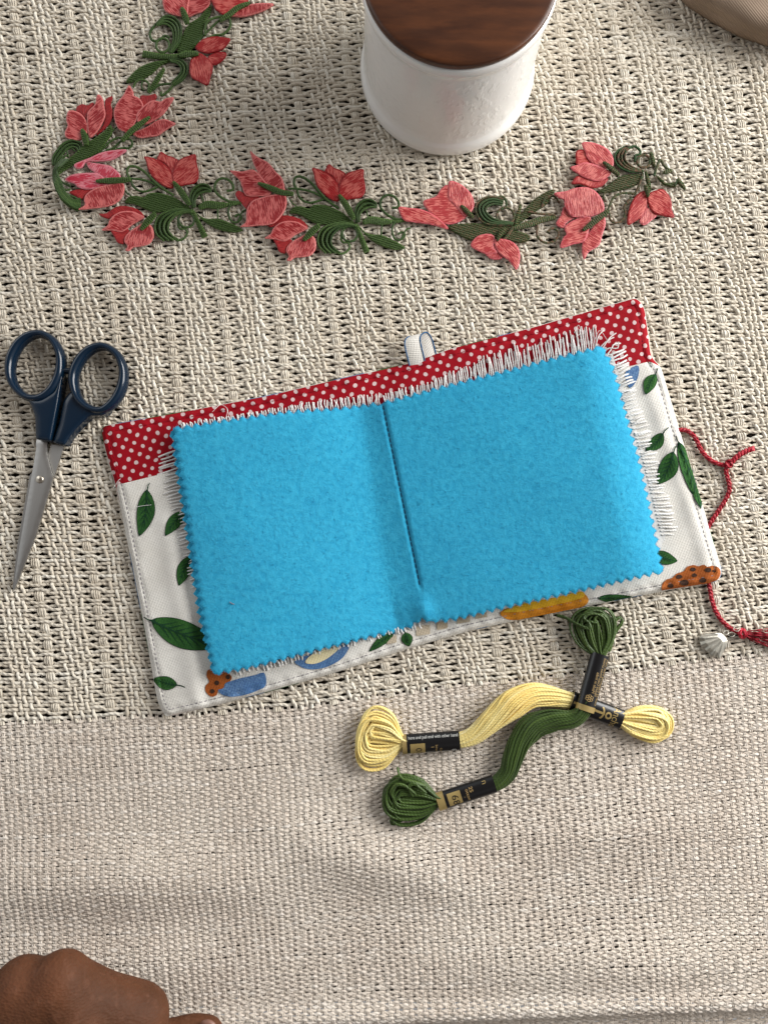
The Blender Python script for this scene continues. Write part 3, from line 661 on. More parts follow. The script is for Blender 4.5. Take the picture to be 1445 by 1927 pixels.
# felt pages
def z_felt(v):
    t, s = spine_t(v); L = np.linalg.norm(sp1 - sp0)
    vt = -40.0 - 22.0 * np.clip(s / L, 0, 1.1)                      # the valley left of the seam
    left = vt - t; x = np.clip(left, 0, None); x = np.sqrt(x * x + 324.0) - 18.0
    zl = 0.0060 + 0.0072 * (1 - np.exp(-x / 150.0)) - 0.0036 * np.clip((x - 210) / 190.0, 0, None) ** 2
    m = np.clip((t - vt) / (0 - vt), 0, 1); zm = 0.0060 + 0.0022 * m ** 1.4
    xr = np.clip(t, 0, None); zr = 0.0082 + 0.0095 * (xr / 400.0) ** 0.95 - 0.0020 * np.clip((xr - 375) / 50.0, 0, None) ** 2
    z = np.where(t < vt, zl, np.where(t < 0, zm, zr))
    seam = np.exp(-(t / 3.2) ** 2) * np.clip((L * 0.86 - s) / 25.0, 0, 1); z = z - 0.0010 * seam
    end = np.exp(-(((s - L * 0.93) / 24.0) ** 2)); z = z + 0.0016 * end * np.exp(-((t + 4) / 18.0) ** 2) - 0.0006 * end * np.exp(-((t - vt - 4) / 9.0) ** 2)
    return z + 0.0003 * np.sin(v[:, 0] * 0.017 + 1) * np.sin(v[:, 1] * 0.021)
def pinked(edges, pitch=8.8, amp=4.0):
    out = []
    for e in edges:
        q = resample(spline(e, n=60) if len(e) > 2 else e, pitch, False); t = np.gradient(q, axis=0); t /= np.linalg.norm(t, axis=1, keepdims=True); n = np.stack([-t[:, 1], t[:, 0]], 1)
        a = np.where(np.arange(len(q)) % 2 == 0, 1, -1) * amp; a[0] = a[-1] = 0
        out.append((q + n * a[:, None])[:-1])
    return np.vstack(out)
FT = [(326, 807), (430, 791), (540, 776), (640, 769), (719, 759)]; FT2 = [(721, 759), (830, 729), (960, 696), (1060, 670), (1131, 653)]
FR = [(1131, 653), (1152, 690), (1180, 790), (1205, 880), (1228, 985), (1246, 1076)]; FB2 = [(1246, 1076), (1120, 1105), (960, 1141), (850, 1166), (812, 1168)]
FB = [(812, 1168), (790, 1166), (766, 1182), (690, 1200), (560, 1233), (470, 1256), (404, 1268)]; FL = [(404, 1268), (382, 1165), (362, 1030), (345, 920), (326, 807)]
fpoly = pinked([FT, FT2, FR, FB2, FB, FL])
mb = MB(); TH = 0.0011
def chamf(v, d): return z_felt(v) - 0.0005 * np.exp(-d / 1.8)
sheet(mb, resample(fpoly, 2.2), 3.4, chamf, thick=TH)
# fibres standing off the cut edge and the face
q = resample(fpoly, 0.8)
t = np.roll(q, -2, 0) - np.roll(q, 2, 0); t /= np.linalg.norm(t, axis=1, keepdims=True) + 1e-9; nrm = np.stack([t[:, 1], -t[:, 0]], 1)
if inside((q + nrm * 3)[::40], fpoly).mean() > 0.5: nrm = -nrm
zq = z_felt(q)
for i in range(0, len(q), 1):
    a = random.gauss(0, 0.9); dv = nrm[i] * math.cos(a) + t[i] * math.sin(a); L = random.uniform(1.2, 3.6); p0 = q[i] - nrm[i] * 0.6; z0 = zq[i] - random.uniform(0.0001, 0.0009)
    pts = np.array([p0, p0 + dv * L * 0.6, p0 + dv * L + t[i] * random.gauss(0, 0.5)]); mb.tube(P(pts[:, 0], pts[:, 1], [z0, z0 + 0.0001, z0 + random.uniform(-0.0003, 0.0004)]), np.array([0.28, 0.24, 0.12]) / S, None, 3, cap=False)
gp = np.stack([rng.uniform(330, 1245, 4200), rng.uniform(655, 1265, 4200)], 1); gp = gp[inside(gp, fpoly)]; gp = gp[edge_dist(gp, fpoly[::3]) > 6]; gz = z_felt(gp)
for p0, z0 in zip(gp, gz):
    a = random.uniform(0, 6.28); L = random.uniform(3, 9); d0 = np.array([math.cos(a), math.sin(a)]); d1 = np.array([-d0[1], d0[0]]) * random.gauss(0, 2.0)
    pts = np.array([p0 - d0 * L / 2, p0 + d1, p0 + d0 * L / 2]); h = random.uniform(0.00008, 0.00022); mb.tube(P(pts[:, 0], pts[:, 1], [z0 - 0.0001, z0 + h, z0 + h * random.uniform(-0.3, 1)]), 0.18 / S, None, 3, cap=False)
felt = mb.build('felt_page', M_felt, book)
mb = MB(); q = np.array([(433, 1133), (437, 1136), (441, 1137)]); mb.tube(P(q[:, 0], q[:, 1], z_felt(q) + 0.0004), 0.8 / S, None, 5); mb.build('lint_speck', M_st, book)
lower = [(np.array(e) + np.array([-5.5, 2.0])) for e in (FL,)][0]
lp = pinked([[(322, 812), (520, 790), (719, 766)], [(719, 766), (760, 960), (770, 1172)], [(770, 1172), (690, 1196), (560, 1229), (470, 1252), (401, 1263)], [tuple(p) for p in [(401, 1263), (376, 1165), (355, 1030), (338, 920), (322, 812)]]])
mb = MB(); sheet(mb, resample(lp, 3), 8, lambda v, d: z_felt(v) - 0.0017, thick=0.001)
lf = mb.build('felt_page', M_felt, book); tag(lf, 'lower blue felt page showing as a rim along the left edge')
mb = MB(); s = 8
seam_pts = np.array([sp0 + spd * (24 + x) for x in np.arange(0, 352, 1.5)])
i = 0
while i < len(seam_pts) - 8:
    sg = seam_pts[i:i + 6]; mb.tube(P(sg[:, 0], sg[:, 1], z_felt(sg) + 0.0002 + 0.0002 * np.sin(np.linspace(0, math.pi, 6))), 0.8 / S, None, 5); i += 7
mb.build('spine_stitching', plain_mat('navy_thread', (0.015, 0.04, 0.10), 0.8, 0.2), book)

# red tie cords with a tassel and a charm
M_red = yarn_mat('crimson_cord', (0.40, 0.005, 0.020), (0.33, 0.004, 0.016), (0.48, 0.009, 0.030), ply=0.055, plies=2, bump=0.9, rough=0.55, sheen=0.0, patch=120, bd=0.0005, spec=0.4)
def twist_cord(mb, path, rad, turns=0.075, z=None, n=None):
    p = spline(path, step=1.6); zz = (Z0 + 0.0006) + 0 * p[:, 0] if z is None else np.interp(np.linspace(0, 1, len(p)), np.linspace(0, 1, len(z)), z)
    t = np.gradient(p, axis=0); t /= np.linalg.norm(t, axis=1, keepdims=True); nn = np.stack([-t[:, 1], t[:, 0]], 1); ph = np.arange(len(p)) * 1.6 * turns * 2 * math.pi
    for k in (0, math.pi):
        q = p + nn * (np.cos(ph + k) * rad * 0.5)[:, None]; mb.tube(P(q[:, 0], q[:, 1], zz + np.sin(ph + k) * rad * 0.5 / S), rad * 0.68 / S, None, 8, tint=random.random())
def knot(mb, c, r, z, seed):
    rr = random.Random(seed); th = np.linspace(0, 2 * math.pi, 40)
    for k in range(3):
        a = rr.uniform(0, 6); x = c[0] + r * (np.cos(th) * math.cos(a) - 0.6 * np.sin(th) * math.sin(a)); y = c[1] + r * (np.cos(th) * math.sin(a) + 0.6 * np.sin(th) * math.cos(a))
        mb.tube(P(x, y, z + 0.5 * r / S * np.sin(2 * th + a)), r * 0.36 / S, None, 7, closed=True, tint=rr.random())
mb = MB()
twist_cord(mb, [(1262, 806), (1276, 809), (1291, 810), (1307, 823), (1320, 849), (1340, 868), (1366, 877)], 3.9, z=[Z0 + 0.0008] * 5)
twist_cord(mb, [(1366, 877), (1366, 890), (1372, 918), (1364, 941), (1346, 969), (1333, 990), (1326, 1002)], 3.9)
twist_cord(mb, [(1366, 876), (1376, 869), (1389, 857), (1403, 849), (1417, 844)], 4.8, z=[Z0 + 0.001, Z0 + 0.0022, Z0 + 0.002])
knot(mb, (1371, 873), 6.5, Z0 + 0.0016, 3)
cord1 = tag(mb.build('tie_cord', M_red, book), 'upper red cord with a knotted loop')
mb = MB()
twist_cord(mb, [(1330, 1085), (1334, 1103), (1340, 1134), (1352, 1161), (1374, 1183), (1394, 1192)], 3.9)
knot(mb, (1396, 1192), 8.0, Z0 + 0.002, 5)
cord2 = tag(mb.build('tie_cord', M_red, book), 'lower red cord ending in a tassel and a charm')
mb = MB()
for i in range(34):
    a = random.gauss(0, 1); e = (1478 + random.uniform(-8, 22), 1206 + a * 11 + random.uniform(-2, 6)); p = spline([(1398, 1192 + a * 1.5), (1418, 1195 + a * 5 + random.gauss(0, 2)), (1446, 1200 + a * 8 + random.gauss(0, 2)), e], n=18)
    mb.tube(P(p[:, 0], p[:, 1], Z0 + 0.0004 + random.uniform(0, 0.003) * np.sin(np.linspace(0.3, 2.6, 18))), 0.9 / S, None, 5, tint=random.random())
mb.build('tassel', M_red, cord2)
tc = Tf(1290, 1080, 9.32); M_charm = plain_mat('champagne_metal', (0.50, 0.475, 0.41), 0.36, 0.5, (0.42, 0.40, 0.34), 900, metal=0.6)
ch = spline(tc([(245, 1095), (340, 1058), (460, 1043), (570, 1033), (645, 1060), (700, 1120), (730, 1192), (700, 1292), (645, 1390), (592, 1480), (520, 1452), (440, 1412), (376, 1368), (310, 1290), (255, 1225)]), step=1.3, closed=True)
apex = np.array(tc([(700, 1085)])[0])
def z_charm(v, d):
    dx = v - apex; an = np.arctan2(dx[:, 1], dx[:, 0]); r = np.linalg.norm(dx, axis=1)
    return Z0 + 0.0012 + 0.0010 * np.clip(d / 9, 0, 1) + 0.00036 * np.sin(an * 21) * np.clip((r - 10) / 25, 0, 1)
mb = MB(); sheet(mb, ch, 1.4, z_charm, thick=0.0006)
def ringlet(mb, c, r, z, tiltx):
    th = np.linspace(0, 2 * math.pi, 24, endpoint=False); mb.tube(P(c[0] + r * np.cos(th), c[1] + r * np.sin(th) * tiltx, z + r / S * np.sin(th) * 0.5), 0.65 / S, None, 6, closed=True)
ringlet(mb, tc([(700, 1030)])[0], 4.5, Z0 + 0.0024, 0.9); ringlet(mb, tc([(800, 1060)])[0], 6.5, Z0 + 0.0022, 0.6); ringlet(mb, tc([(890, 960)])[0], 6.0, Z0 + 0.0026, 0.8)
tag(mb.build('charm', M_charm, cord2), 'small ribbed fan shaped metal charm')
# stray threads caught on the book
for path in ([(400, 775), (415, 762), (428, 770), (424, 788), (410, 792)], [(428, 768), (432, 785), (440, 800)], [(214, 918), (222, 906), (228, 900)], [(250, 957), (262, 953), (285, 950)], [(1080, 626), (1088, 612), (1092, 625), (1084, 634)], [(1118, 640), (1128, 622), (1142, 640)]):
    mb = MB(); p = spline(path, n=24); v = np.array(p); z = z_pocket(v) + 0.0008; mb.tube(P(v[:, 0], v[:, 1], z), 0.42 / S, None, 4, tint=0.9, cap=False); mb.build('loose_thread', M_fringe, book)

# ---------------------------------------------------------------- floss skeins
M_yel = yarn_mat('pale_yellow_floss', (0.88, 0.72, 0.27), (0.84, 0.63, 0.19), (0.90, 0.79, 0.40), ply=0.16, bump=0.3, rough=0.45, patch=60, spec=0.45, sheen=0.2)
M_grn = yarn_mat('dark_green_floss', (0.040, 0.078, 0.009), (0.027, 0.056, 0.006), (0.066, 0.115, 0.018), ply=0.16, bump=0.35, rough=0.42, patch=60, spec=0.4, sheen=0.1)
M_black = plain_mat('glossy_black_paper', (0.006, 0.006, 0.007), 0.30, 0.5, coat=0.2)
M_gold = plain_mat('gold_print', (0.42, 0.31, 0.12), 0.38, 0.5, (0.36, 0.26, 0.10), 200, metal=0.35)
M_pale = plain_mat('pale_print', (0.55, 0.55, 0.52), 0.6, 0.3); M_dgold = plain_mat('bronze_print', (0.40, 0.27, 0.11), 0.5, 0.4)
LABELM = [M_black, M_gold, M_pale, M_dgold]

def strand_body(mb, path, widths, zc, n, rad, flat=0.55, turns=0.5, wob=0.9, seed=1):
    """a hank of parallel strands running along a pixel path, gathered or fanned by `widths`"""
    r = random.Random(seed); p = spline(path, n=70); N = len(p); s = np.linspace(0, 1, N)
    w = np.interp(s, np.linspace(0, 1, len(widths)), widths); z = np.interp(s, np.linspace(0, 1, len(zc)), zc)
    w = spline(np.stack([np.linspace(0, 1, len(widths)), widths], 1), n=N)[:, 1]
    t = np.gradient(p, axis=0); t /= np.linalg.norm(t, axis=1, keepdims=True); nn = np.stack([-t[:, 1], t[:, 0]], 1)
    for i in range(n):
        q = math.sqrt((i + 0.5) / n); a0 = i * 2.399963; a = a0 + turns * 2 * math.pi * s
        lat = q * np.cos(a) * (w / 2 - rad * 0.8) + smoothnoise(N, 9, wob); h = q * np.sin(a) * (w / 2 * flat - rad * 0.6) + smoothnoise(N, 9, wob * 0.5)
        c = p + nn * lat[:, None]; mb.tube(P(c[:, 0], c[:, 1], z + h / S), rad * r.uniform(0.9, 1.1) / S, None, 6, tint=float(np.clip(r.gauss(0.45, 0.22), 0, 1)))
def loop_end(mb, E, D, L, W, wl, z0, n, rad, seed=1, q0=0.3, zamp=5.5, skew=0.0):
    r = random.Random(seed); E = np.array(E, float); D = np.array(D, float); D /= np.linalg.norm(D); Nn = np.array([-D[1], D[0]])
    for i in range(n):
        q = q0 + (1 - q0) * ((i + 0.5) / n) ** 0.8; q2 = 0.70 + 0.30 * q + r.uniform(-0.05, 0.03); lay = r.uniform(-1, 1); tw = r.gauss(0, 0.13)
        al = [-6, 0.08 * L, 0.34 * L, 0.68 * L, 0.93 * L * q2, L * q2]; la = [0.20 * wl * q, 0.28 * wl * q, 0.42 * W * q, 0.50 * W * q, 0.36 * W * q, 0.0]
        ctrl = [(E + D * a - Nn * (l + r.gauss(0, 1.2)) + Nn * (tw * W * math.sin(math.pi * min(1, max(0, a / L)) * 0.8)) + Nn * skew * W * max(0, a / L)) for a, l in zip(al, la)] + [(E + D * a + Nn * (l + r.gauss(0, 1.2)) + Nn * (tw * W * math.sin(math.pi * min(1, max(0, a / L)) * 0.8)) + Nn * skew * W * max(0, a / L)) for a, l in zip(al[::-1][1:], la[::-1][1:])]
        c = spline(ctrl, n=48); u = np.linspace(0, 1, 48); z = z0 + (lay * zamp * (0.35 + 0.65 * np.sin(math.pi * u)) + r.gauss(0, 0.8) + r.uniform(-3, 3) * np.cos(math.pi * u)) / S
        z = np.maximum(z, Z0 + rad * 0.7 / S)
        mb.tube(P(c[:, 0], c[:, 1], z), rad * r.uniform(0.92, 1.1) / S, None, 6, tint=float(np.clip(r.gauss(0.45, 0.22), 0, 1)))
class Label:
    """black paper band wrapped round the hank from A to B (photograph pixels)"""
    def __init__(s, A, B, w, zA, zB, flat=0.62):
        s.A, s.B = P(A[0], A[1], zA), P(B[0], B[1], zB); s.ax = s.B - s.A; s.L = np.linalg.norm(s.ax); s.ax = s.ax / s.L
        s.n = np.cross(s.ax, [0, 0, 1.0]); s.n /= np.linalg.norm(s.n); s.up = np.cross(s.n, s.ax)
        if s.n[1] > 0: s.n = -s.n                     # lateral axis points down the picture
        s.ra, s.rb = w / 2 / S, w / 2 * flat / S; s.mb = MB(); s.Lpx = s.L * S
    def at(s, u, phi, lift=0.0):
        u = np.asarray(u, float); phi = np.asarray(phi, float)
        return s.A + s.ax * (u[:, None] / S) + s.n * ((s.ra + lift) * np.sin(phi))[:, None] + s.up * ((s.rb + lift) * np.cos(phi))[:, None]
    def area(s, u0, u1, p0, p1, mi, lift, nu=10, npn=28):
        U, V = np.meshgrid(np.linspace(u0, u1, nu), np.linspace(p0, p1, npn), indexing='ij')
        i = np.repeat(np.arange(nu - 1), npn - 1); j = np.tile(np.arange(npn - 1), nu - 1); f = np.stack([i * npn + j, i * npn + j + 1, (i + 1) * npn + j + 1, (i + 1) * npn + j], 1)
        s.mb.add(s.at(U.ravel(), V.ravel(), lift), f, np.stack([U.ravel(), V.ravel() * 20], 1)[f.reshape(-1)], mi=mi)
    def band(s): s.area(0, s.Lpx, -math.pi, math.pi, 0, 0.0, 14, 48); s.area(0.2, s.Lpx - 0.2, -math.pi, math.pi, 0, -0.00015, 14, 48)
    def text(s, txt, u, phi, size, mode, mi, lift=0.00007, width=None):
        """mode 'along': reads towards B, its top up the picture (-phi); 'back': reads towards A, top towards +/-phi; 'down': reads down the picture, its top towards B"""
        v, f = glyphs(txt); v = v * size; wd = v[:, 0].max() - v[:, 0].min()
        if width: v[:, 0] *= width / wd
        arc = max(s.ra, s.rb) * S * 0.86
        if mode == 'along': uu, pp = u + v[:, 0], phi - v[:, 1] / arc
        elif mode == 'back': uu, pp = u - v[:, 0], phi + v[:, 1] / arc
        else: uu, pp = u + v[:, 1], phi + v[:, 0] / arc
        s.mb.add(s.at(uu, pp, lift), f, None, mi=mi, smooth=False)
    def strip2d(s, pts, width, mi, lift=0.00008, closed=False):
        """drawn line on the band: pts are (u, arc) pixels"""
        arc = max(s.ra, s.rb) * S * 0.86
        p = spline(pts, n=max(12, 5 * len(pts)), closed=closed); 
        t = (np.roll(p, -1, 0) - np.roll(p, 1, 0)) if closed else np.gradient(p, axis=0)
        t /= np.linalg.norm(t, axis=1, keepdims=True) + 1e-9; n = np.stack([-t[:, 1], t[:, 0]], 1); q = np.vstack([p + n * width / 2, p - n * width / 2]); m = len(p)
        i = np.arange(m if closed else m - 1); j = (i + 1) % m; f = np.stack([i, j, j + m, i + m], 1)
        s.mb.add(s.at(q[:, 0], q[:, 1] / arc, lift), f, None, mi=mi)
_g = {}
def glyphs(txt):
    if txt in _g: return _g[txt][0].copy(), _g[txt][1]
    cu = bpy.data.curves.new('lettering', 'FONT'); cu.body = txt; cu.size = 1.0; cu.resolution_u = 3; cu.fill_mode = 'FRONT'
    o = bpy.data.objects.new('lettering', cu); col.objects.link(o); bpy.context.view_layer.update()
    me = o.evaluated_get(bpy.context.evaluated_depsgraph_get()).to_mesh(); me.calc_loop_triangles()
    v = np.array([[x.co.x, x.co.y] for x in me.vertices]); f = np.array([list(t.vertices) for t in me.loop_triangles])
    bpy.data.objects.remove(o); bpy.data.curves.remove(cu); _g[txt] = (v, f); return v.copy(), f

px = 1 / S
# yellow skein
ysk = tag(empty('floss_skein', PV(960, 1370, Z0)), 'pale yellow floss skein with black paper bands, crossed over by the green skein', 'floss skein', 'embroidery floss skeins')
zb1 = Z0 + 11 * px
mb = MB()
strand_body(mb, [(857, 1394), (882, 1388), (905, 1373), (935, 1347), (969, 1321), (1004, 1308), (1040, 1311), (1082, 1321)], [28, 38, 52, 58, 54, 47, 40, 30], [zb1, zb1 + 3 * px, zb1 + 5 * px, zb1 + 6 * px, zb1 + 4 * px, zb1 + 2 * px, zb1, zb1 - 1 * px], 100, 2.2, 0.58, 0.35)
loop_end(mb, (762, 1398), (-0.99, -0.16), 92, 90, 34, zb1 + 1 * px, 49, 2.2, 2, 0.08, 8.0)
loop_end(mb, (1160, 1352), (0.975, 0.17), 104, 53, 34, zb1 + 1 * px, 43, 2.2, 4, 0.08, 7.5)
mb.build('thread_bundle', M_yel, ysk)
l1 = Label((757, 1400.5), (864, 1393), 35.5, zb1, zb1); l1.band()
l1.area(-0.3, 8, -math.pi, math.pi, 1, 0.00005); l1.area(14, 41, -0.12, 1.35, 1, 0.00005)
l1.text('02', 24, 0.30, 16, 'down', 0, 0.00010); l1.text('here and pull end with other hand', 11, -0.60, 8.2, 'along', 2, width=90)
l1.text('1', 52, 0.2, 8, 'down', 3); l1.text('Strand', 60, 0.1, 6, 'down', 3); l1.text('Cotton', 68, 0.5, 5.5, 'down', 3); l1.text('8', 90, 0.75, 11, 'down', 2)
tag(l1.mb.build('paper_band', LABELM, ysk), 'black paper band with a gold number square at the left end')
zb2 = zb1 - 1 * px
l2 = Label((1072, 1318), (1168, 1354), 37, zb2, zb2); l2.band(); l2.area(0, 1.5, -math.pi, math.pi, 1, 0.00004)
l2.strip2d([(4, -0.5), (38, -0.5), (64, -0.3)], 3.6, 1); l2.strip2d([(58, -10), (61, -6), (62, -0.5), (61, 5), (58, 9)], 3.2, 1); l2.strip2d([(71.5 + 4.6 * math.cos(a), 0.2 + 4.4 * math.sin(a)) for a in np.arange(10) * 0.628], 3.0, 1, closed=True)
l2.text('Anchor', 79, -1.15, 20, 'down', 1, width=43)
tag(l2.mb.build('paper_band', LABELM, ysk), 'black paper band with gold lettering and a gold symbol')

# green skein, crossing on top of the yellow one
gsk = tag(empty('floss_skein', PV(960, 1400, Z0)), 'dark green floss skein in an S bend, its upper end against the needle book', 'floss skein', 'embroidery floss skeins')
zt = Z0 + 27 * px
mb = MB()
strand_body(mb, [(916, 1479), (936, 1472), (955, 1453), (966, 1424), (980, 1393), (1005, 1366), (1040, 1356), (1075, 1354), (1094, 1342), (1106, 1322)], [26, 35, 46, 52, 52, 50, 48, 45, 37, 28], [zb1, zb1 + 2 * px, zb1 + 4 * px, zb1 + 5 * px, zb1 + 5 * px, zb1 + 5 * px, zb1 + 7 * px, zb1 + 11 * px, zt - 2 * px, zt], 90, 2.2, 0.58, 0.3, seed=5)
loop_end(mb, (830, 1508), (-0.985, -0.02), 108, 74, 31, zb1 + 1 * px, 49, 2.2, 7, 0.05, 8.5, 0.02)
zt2 = Z0 + 14 * px
loop_end(mb, (1129, 1238), (-0.16, -1), 96, 64, 33, zt2, 48, 2.2, 9, 0.05, 8.0)
for path, zz in (([(800, 1478), (775, 1470), (758, 1466), (750, 1455), (748, 1444)], [20, 26, 27, 24, 18]), ([(780, 1492), (762, 1478), (745, 1476), (735, 1490), (740, 1502)], [24, 27, 27, 24, 20]), ([(800, 1490), (780, 1475), (768, 1480), (775, 1496)], [24, 28, 27, 23]),
                 ([(800, 1520), (770, 1532), (745, 1538), (734, 1545), (738, 1550), (752, 1543), (785, 1531), (812, 1524)], [8, 7, 6, 5, 5, 6, 8, 12]), ([(1146, 1222), (1156, 1190), (1168, 1172), (1169, 1163), (1161, 1162), (1155, 1172), (1152, 1196), (1144, 1224)], [12, 12, 10, 9, 9, 10, 13, 14]),
                 ([(1047, 1157), (1062, 1161), (1078, 1170), (1094, 1178), (1107, 1181), (1108, 1172), (1098, 1164), (1100, 1158)], [10, 13, 18, 23, 27, 28, 26, 23])):
    c = spline(path, n=30); z = Z0 + np.interp(np.linspace(0, 1, 30), np.linspace(0, 1, len(zz)), zz) * px
    for k_ in (0, 1): mb.tube(P(c[:, 0] + k_ * 1.6, c[:, 1] + k_ * 2.4, z), 2.0 * px, None, 6, tint=random.random())
mb.build('thread_bundle', M_grn, gsk)
g1 = Label((823, 1509.5), (930, 1474.5), 33, zb1, zb1); g1.band(); g1.area(-0.3, 14, -math.pi, math.pi, 1, 0.00005); g1.area(20, 45, -0.75, 0.75, 1, 0.00005)
g1.text('68', 28, -0.42, 17, 'down', 0, 0.00010); g1.text('25', 62, -0.75, 9.5, 'down', 3); g1.text('otton', 55, -0.62, 8.5, 'down', 3); g1.text('n', 88, -1.0, 15, 'down', 1); g1.text('.', 50, 0.1, 9, 'down', 3)
tag(g1.mb.build('paper_band', LABELM, gsk), 'black paper band with a gold number square')
g2 = Label((1129, 1231), (1099.5, 1337), 34.5, zt2 + 2 * px, zt); g2.band(); g2.area(g2.Lpx - 10, g2.Lpx + 0.3, -math.pi, math.pi, 1, 0.00005)
sg = 1
g2.text('Made in India', 72, -0.02, 6.4, 'back', 3, width=38); g2.text('Madura Coats Private Limited', 76, 0.34, 6.4, 'back', 3, width=70); g2.text('COATS Registered trade mark', 92, 0.72, 6.4, 'back', 3, width=86)
for a in np.arange(6) * 1.047:
    c0 = (82 + 4.0 * math.cos(a), -1 + 4.0 * math.sin(a)); g2.strip2d([(c0[0] + 2.2 * math.cos(b), c0[1] + 2.2 * math.sin(b)) for b in np.arange(6) * 1.047], 0.9, 3, closed=True)
tag(g2.mb.build('paper_band', LABELM, gsk), 'black paper band with fine lettering and a gold edge')

# ---------------------------------------------------------------- embroidered flower trim
def petal_mat(name, rim, inner, mott, rough=0.5, scale=0.5):
    m, nt, b = new_mat(name); k = NB(nt)
    e = k.attr('edge'); n = k.noise(1.0, 2, 0.6, k.scale(k.uv(), (0.07, 0.46, 1))); st = k.noise(1.0, 2, 0.5, k.scale(k.uv(), (0.07, 0.55, 1)))
    big = k.noise(0.05, 2, 0.5, k.uv())
    c = k.mix(k.ramp(k.math('ADD', k.math('MULTIPLY', n, 0.7), k.math('MULTIPLY', big, 0.5)), 0.56, 0.66), inner, mott); c = k.mix(k.ramp(e, 2.9, 1.7), c, rim)
    k.l(c, b.inputs['Base Color']); b.inputs['Roughness'].default_value = rough; b.inputs['Specular IOR Level'].default_value = 0.35; k.l(k.bump(st, 0.8, 0.0005), b.inputs['Normal']); return m
PINK, RED, DEEP = (0.60, 0.155, 0.15), (0.42, 0.028, 0.028), (0.28, 0.014, 0.018)
M_pink = petal_mat('pink_satin_petal', (0.62, 0.165, 0.155), (0.29, 0.013, 0.016), (0.60, 0.135, 0.125)); M_redp = petal_mat('red_satin_petal', (0.30, 0.010, 0.012), (0.33, 0.012, 0.013), (0.56, 0.115, 0.095)); M_deep = petal_mat('deep_red_satin_petal', (0.30, 0.013, 0.015), (0.27, 0.011, 0.013), (0.38, 0.022, 0.022))
M_shine = petal_mat('glossy_pink_petal', (0.66, 0.20, 0.24), (0.50, 0.03, 0.06), (0.68, 0.20, 0.24), 0.34)
M_back = petal_mat('coral_reverse_petal', (0.56, 0.110, 0.125), (0.36, 0.030, 0.034), (0.62, 0.16, 0.14), 0.42)
def green_mat(name, a, b_, c_, fleck=0.0):
    m, nt, b = new_mat(name); k = NB(nt)
    st = k.noise(1.0, 2, 0.5, k.scale(k.uv(), (0.9, 0.35, 1))); n = k.noise(1.0, 3, 0.6, k.scale(k.uv(), (0.45, 0.45, 1)))
    c = k.mix(k.ramp(n, 0.35, 0.68), a, b_); c = k.mix(k.ramp(k.attr('edge'), 3.0, 1.2), c, c_)
    if fleck: c = k.mix(k.math('MULTIPLY', k.ramp(st, 0.56, 0.62), fleck), c, (0.36, 0.14, 0.09))
    k.l(c, b.inputs['Base Color']); b.inputs['Roughness'].default_value = 0.6; b.inputs['Specular IOR Level'].default_value = 0.25
    wv = k.math('SINE', k.math('ADD', k.math('MULTIPLY', k.sep(k.uv())[1], 2 * math.pi / 4.0), k.math('MULTIPLY', n, 5.0)))
    k.l(k.bump(k.math('ADD', k.math('MULTIPLY', wv, 0.5), k.math('ADD', st, n)), 0.9, 0.0006), b.inputs['Normal']); return m
M_leaf = green_mat('green_embroidery', (0.032, 0.066, 0.012), (0.070, 0.124, 0.026), (0.080, 0.145, 0.034)); M_leafb = green_mat('flecked_green_reverse', (0.034, 0.060, 0.016), (0.066, 0.092, 0.030), (0.040, 0.080, 0.018), 0.6)
M_scr = yarn_mat('green_stitched_cord', (0.054, 0.112, 0.024), (0.036, 0.080, 0.016), (0.08, 0.145, 0.035), ply=0.42, plies=1, bump=1.0, rough=0.55, patch=200, bd=0.0004); M_scrb = yarn_mat('flecked_stitched_cord', (0.035, 0.080, 0.022), (0.22, 0.10, 0.06), (0.04, 0.10, 0.03), ply=0.42, plies=1, bump=1.0, rough=0.55, patch=900, bd=0.0004)
trim = tag(empty('flower_trim', PV(470, 390, Z0)), 'embroidered trim of pink and red tulips with green leaves, bent across the upper cloth', 'embroidered trim')
TZ = Z0 + 0.0004
def tulip(T, petals, calyx=None, base=0.0, back=False, cw=10, lab=None):
    mb = MB(); allp = np.vstack([np.array(T(p)) for _, p in petals]); cen = allp.mean(0) if calyx is None else np.array(T(calyx)[-1])
    for i, (mi, p) in enumerate(petals):
        q = spline(T(p), step=2.2, closed=True) if True else None
        ax = q.mean(0) - cen; z0 = TZ + base + i * 0.00034
        zf = lambda v, d, z0=z0, cen=cen: z0 + 0.00030 * (1 - np.exp(-d / 2.0)) + 0.00022 * np.exp(-((d - 1.8) / 1.3) ** 2) + 0.0006 * np.clip(np.linalg.norm(v - cen, axis=1) / 60, 0, 1) ** 2
        sheet(mb, q, 2.8, zf, thick=0.0004, mi=mi, axis=ax, tint=random.random())
    o = mb.build('tulip', [M_pink, M_redp, M_deep, M_shine, M_back], trim)
    if lab: o['label'] = lab
    if calyx is not None:
        c = MB(); pth = T(calyx); r = ribbon2d(pth, cw, lambda s: 0.25 + 0.75 * math.sin(math.pi * min(1, 0.12 + s * 0.85)) ** 0.7)
        n_ = len(petals); sheet(c, resample(r, 1.8), 2.2, lambda v, d: TZ + base + n_ * 0.00042 + 0.0004 + 0.0005 * (1 - np.exp(-d / 2.0)), thick=0.0006, axis=(pth[-1][1] - pth[0][1], pth[0][0] - pth[-1][0]))
        c.build('calyx', M_leafb if back else M_leaf, o)
def leafp(T, p, back=False, base=0.0003, ax=None, vein=None):
    mb = MB(); q = spline(T(p), step=2.2, closed=True)
    sheet(mb, q, 2.6, lambda v, d: TZ + base + 0.0004 * (1 - np.exp(-d / 1.8)) + 0.00035 * np.exp(-((d - 1.6) / 1.2) ** 2), thick=0.0006, axis=ax or (1, 0.3), tint=random.random())
    mb.build('leaf', M_leafb if back else M_leaf, trim)
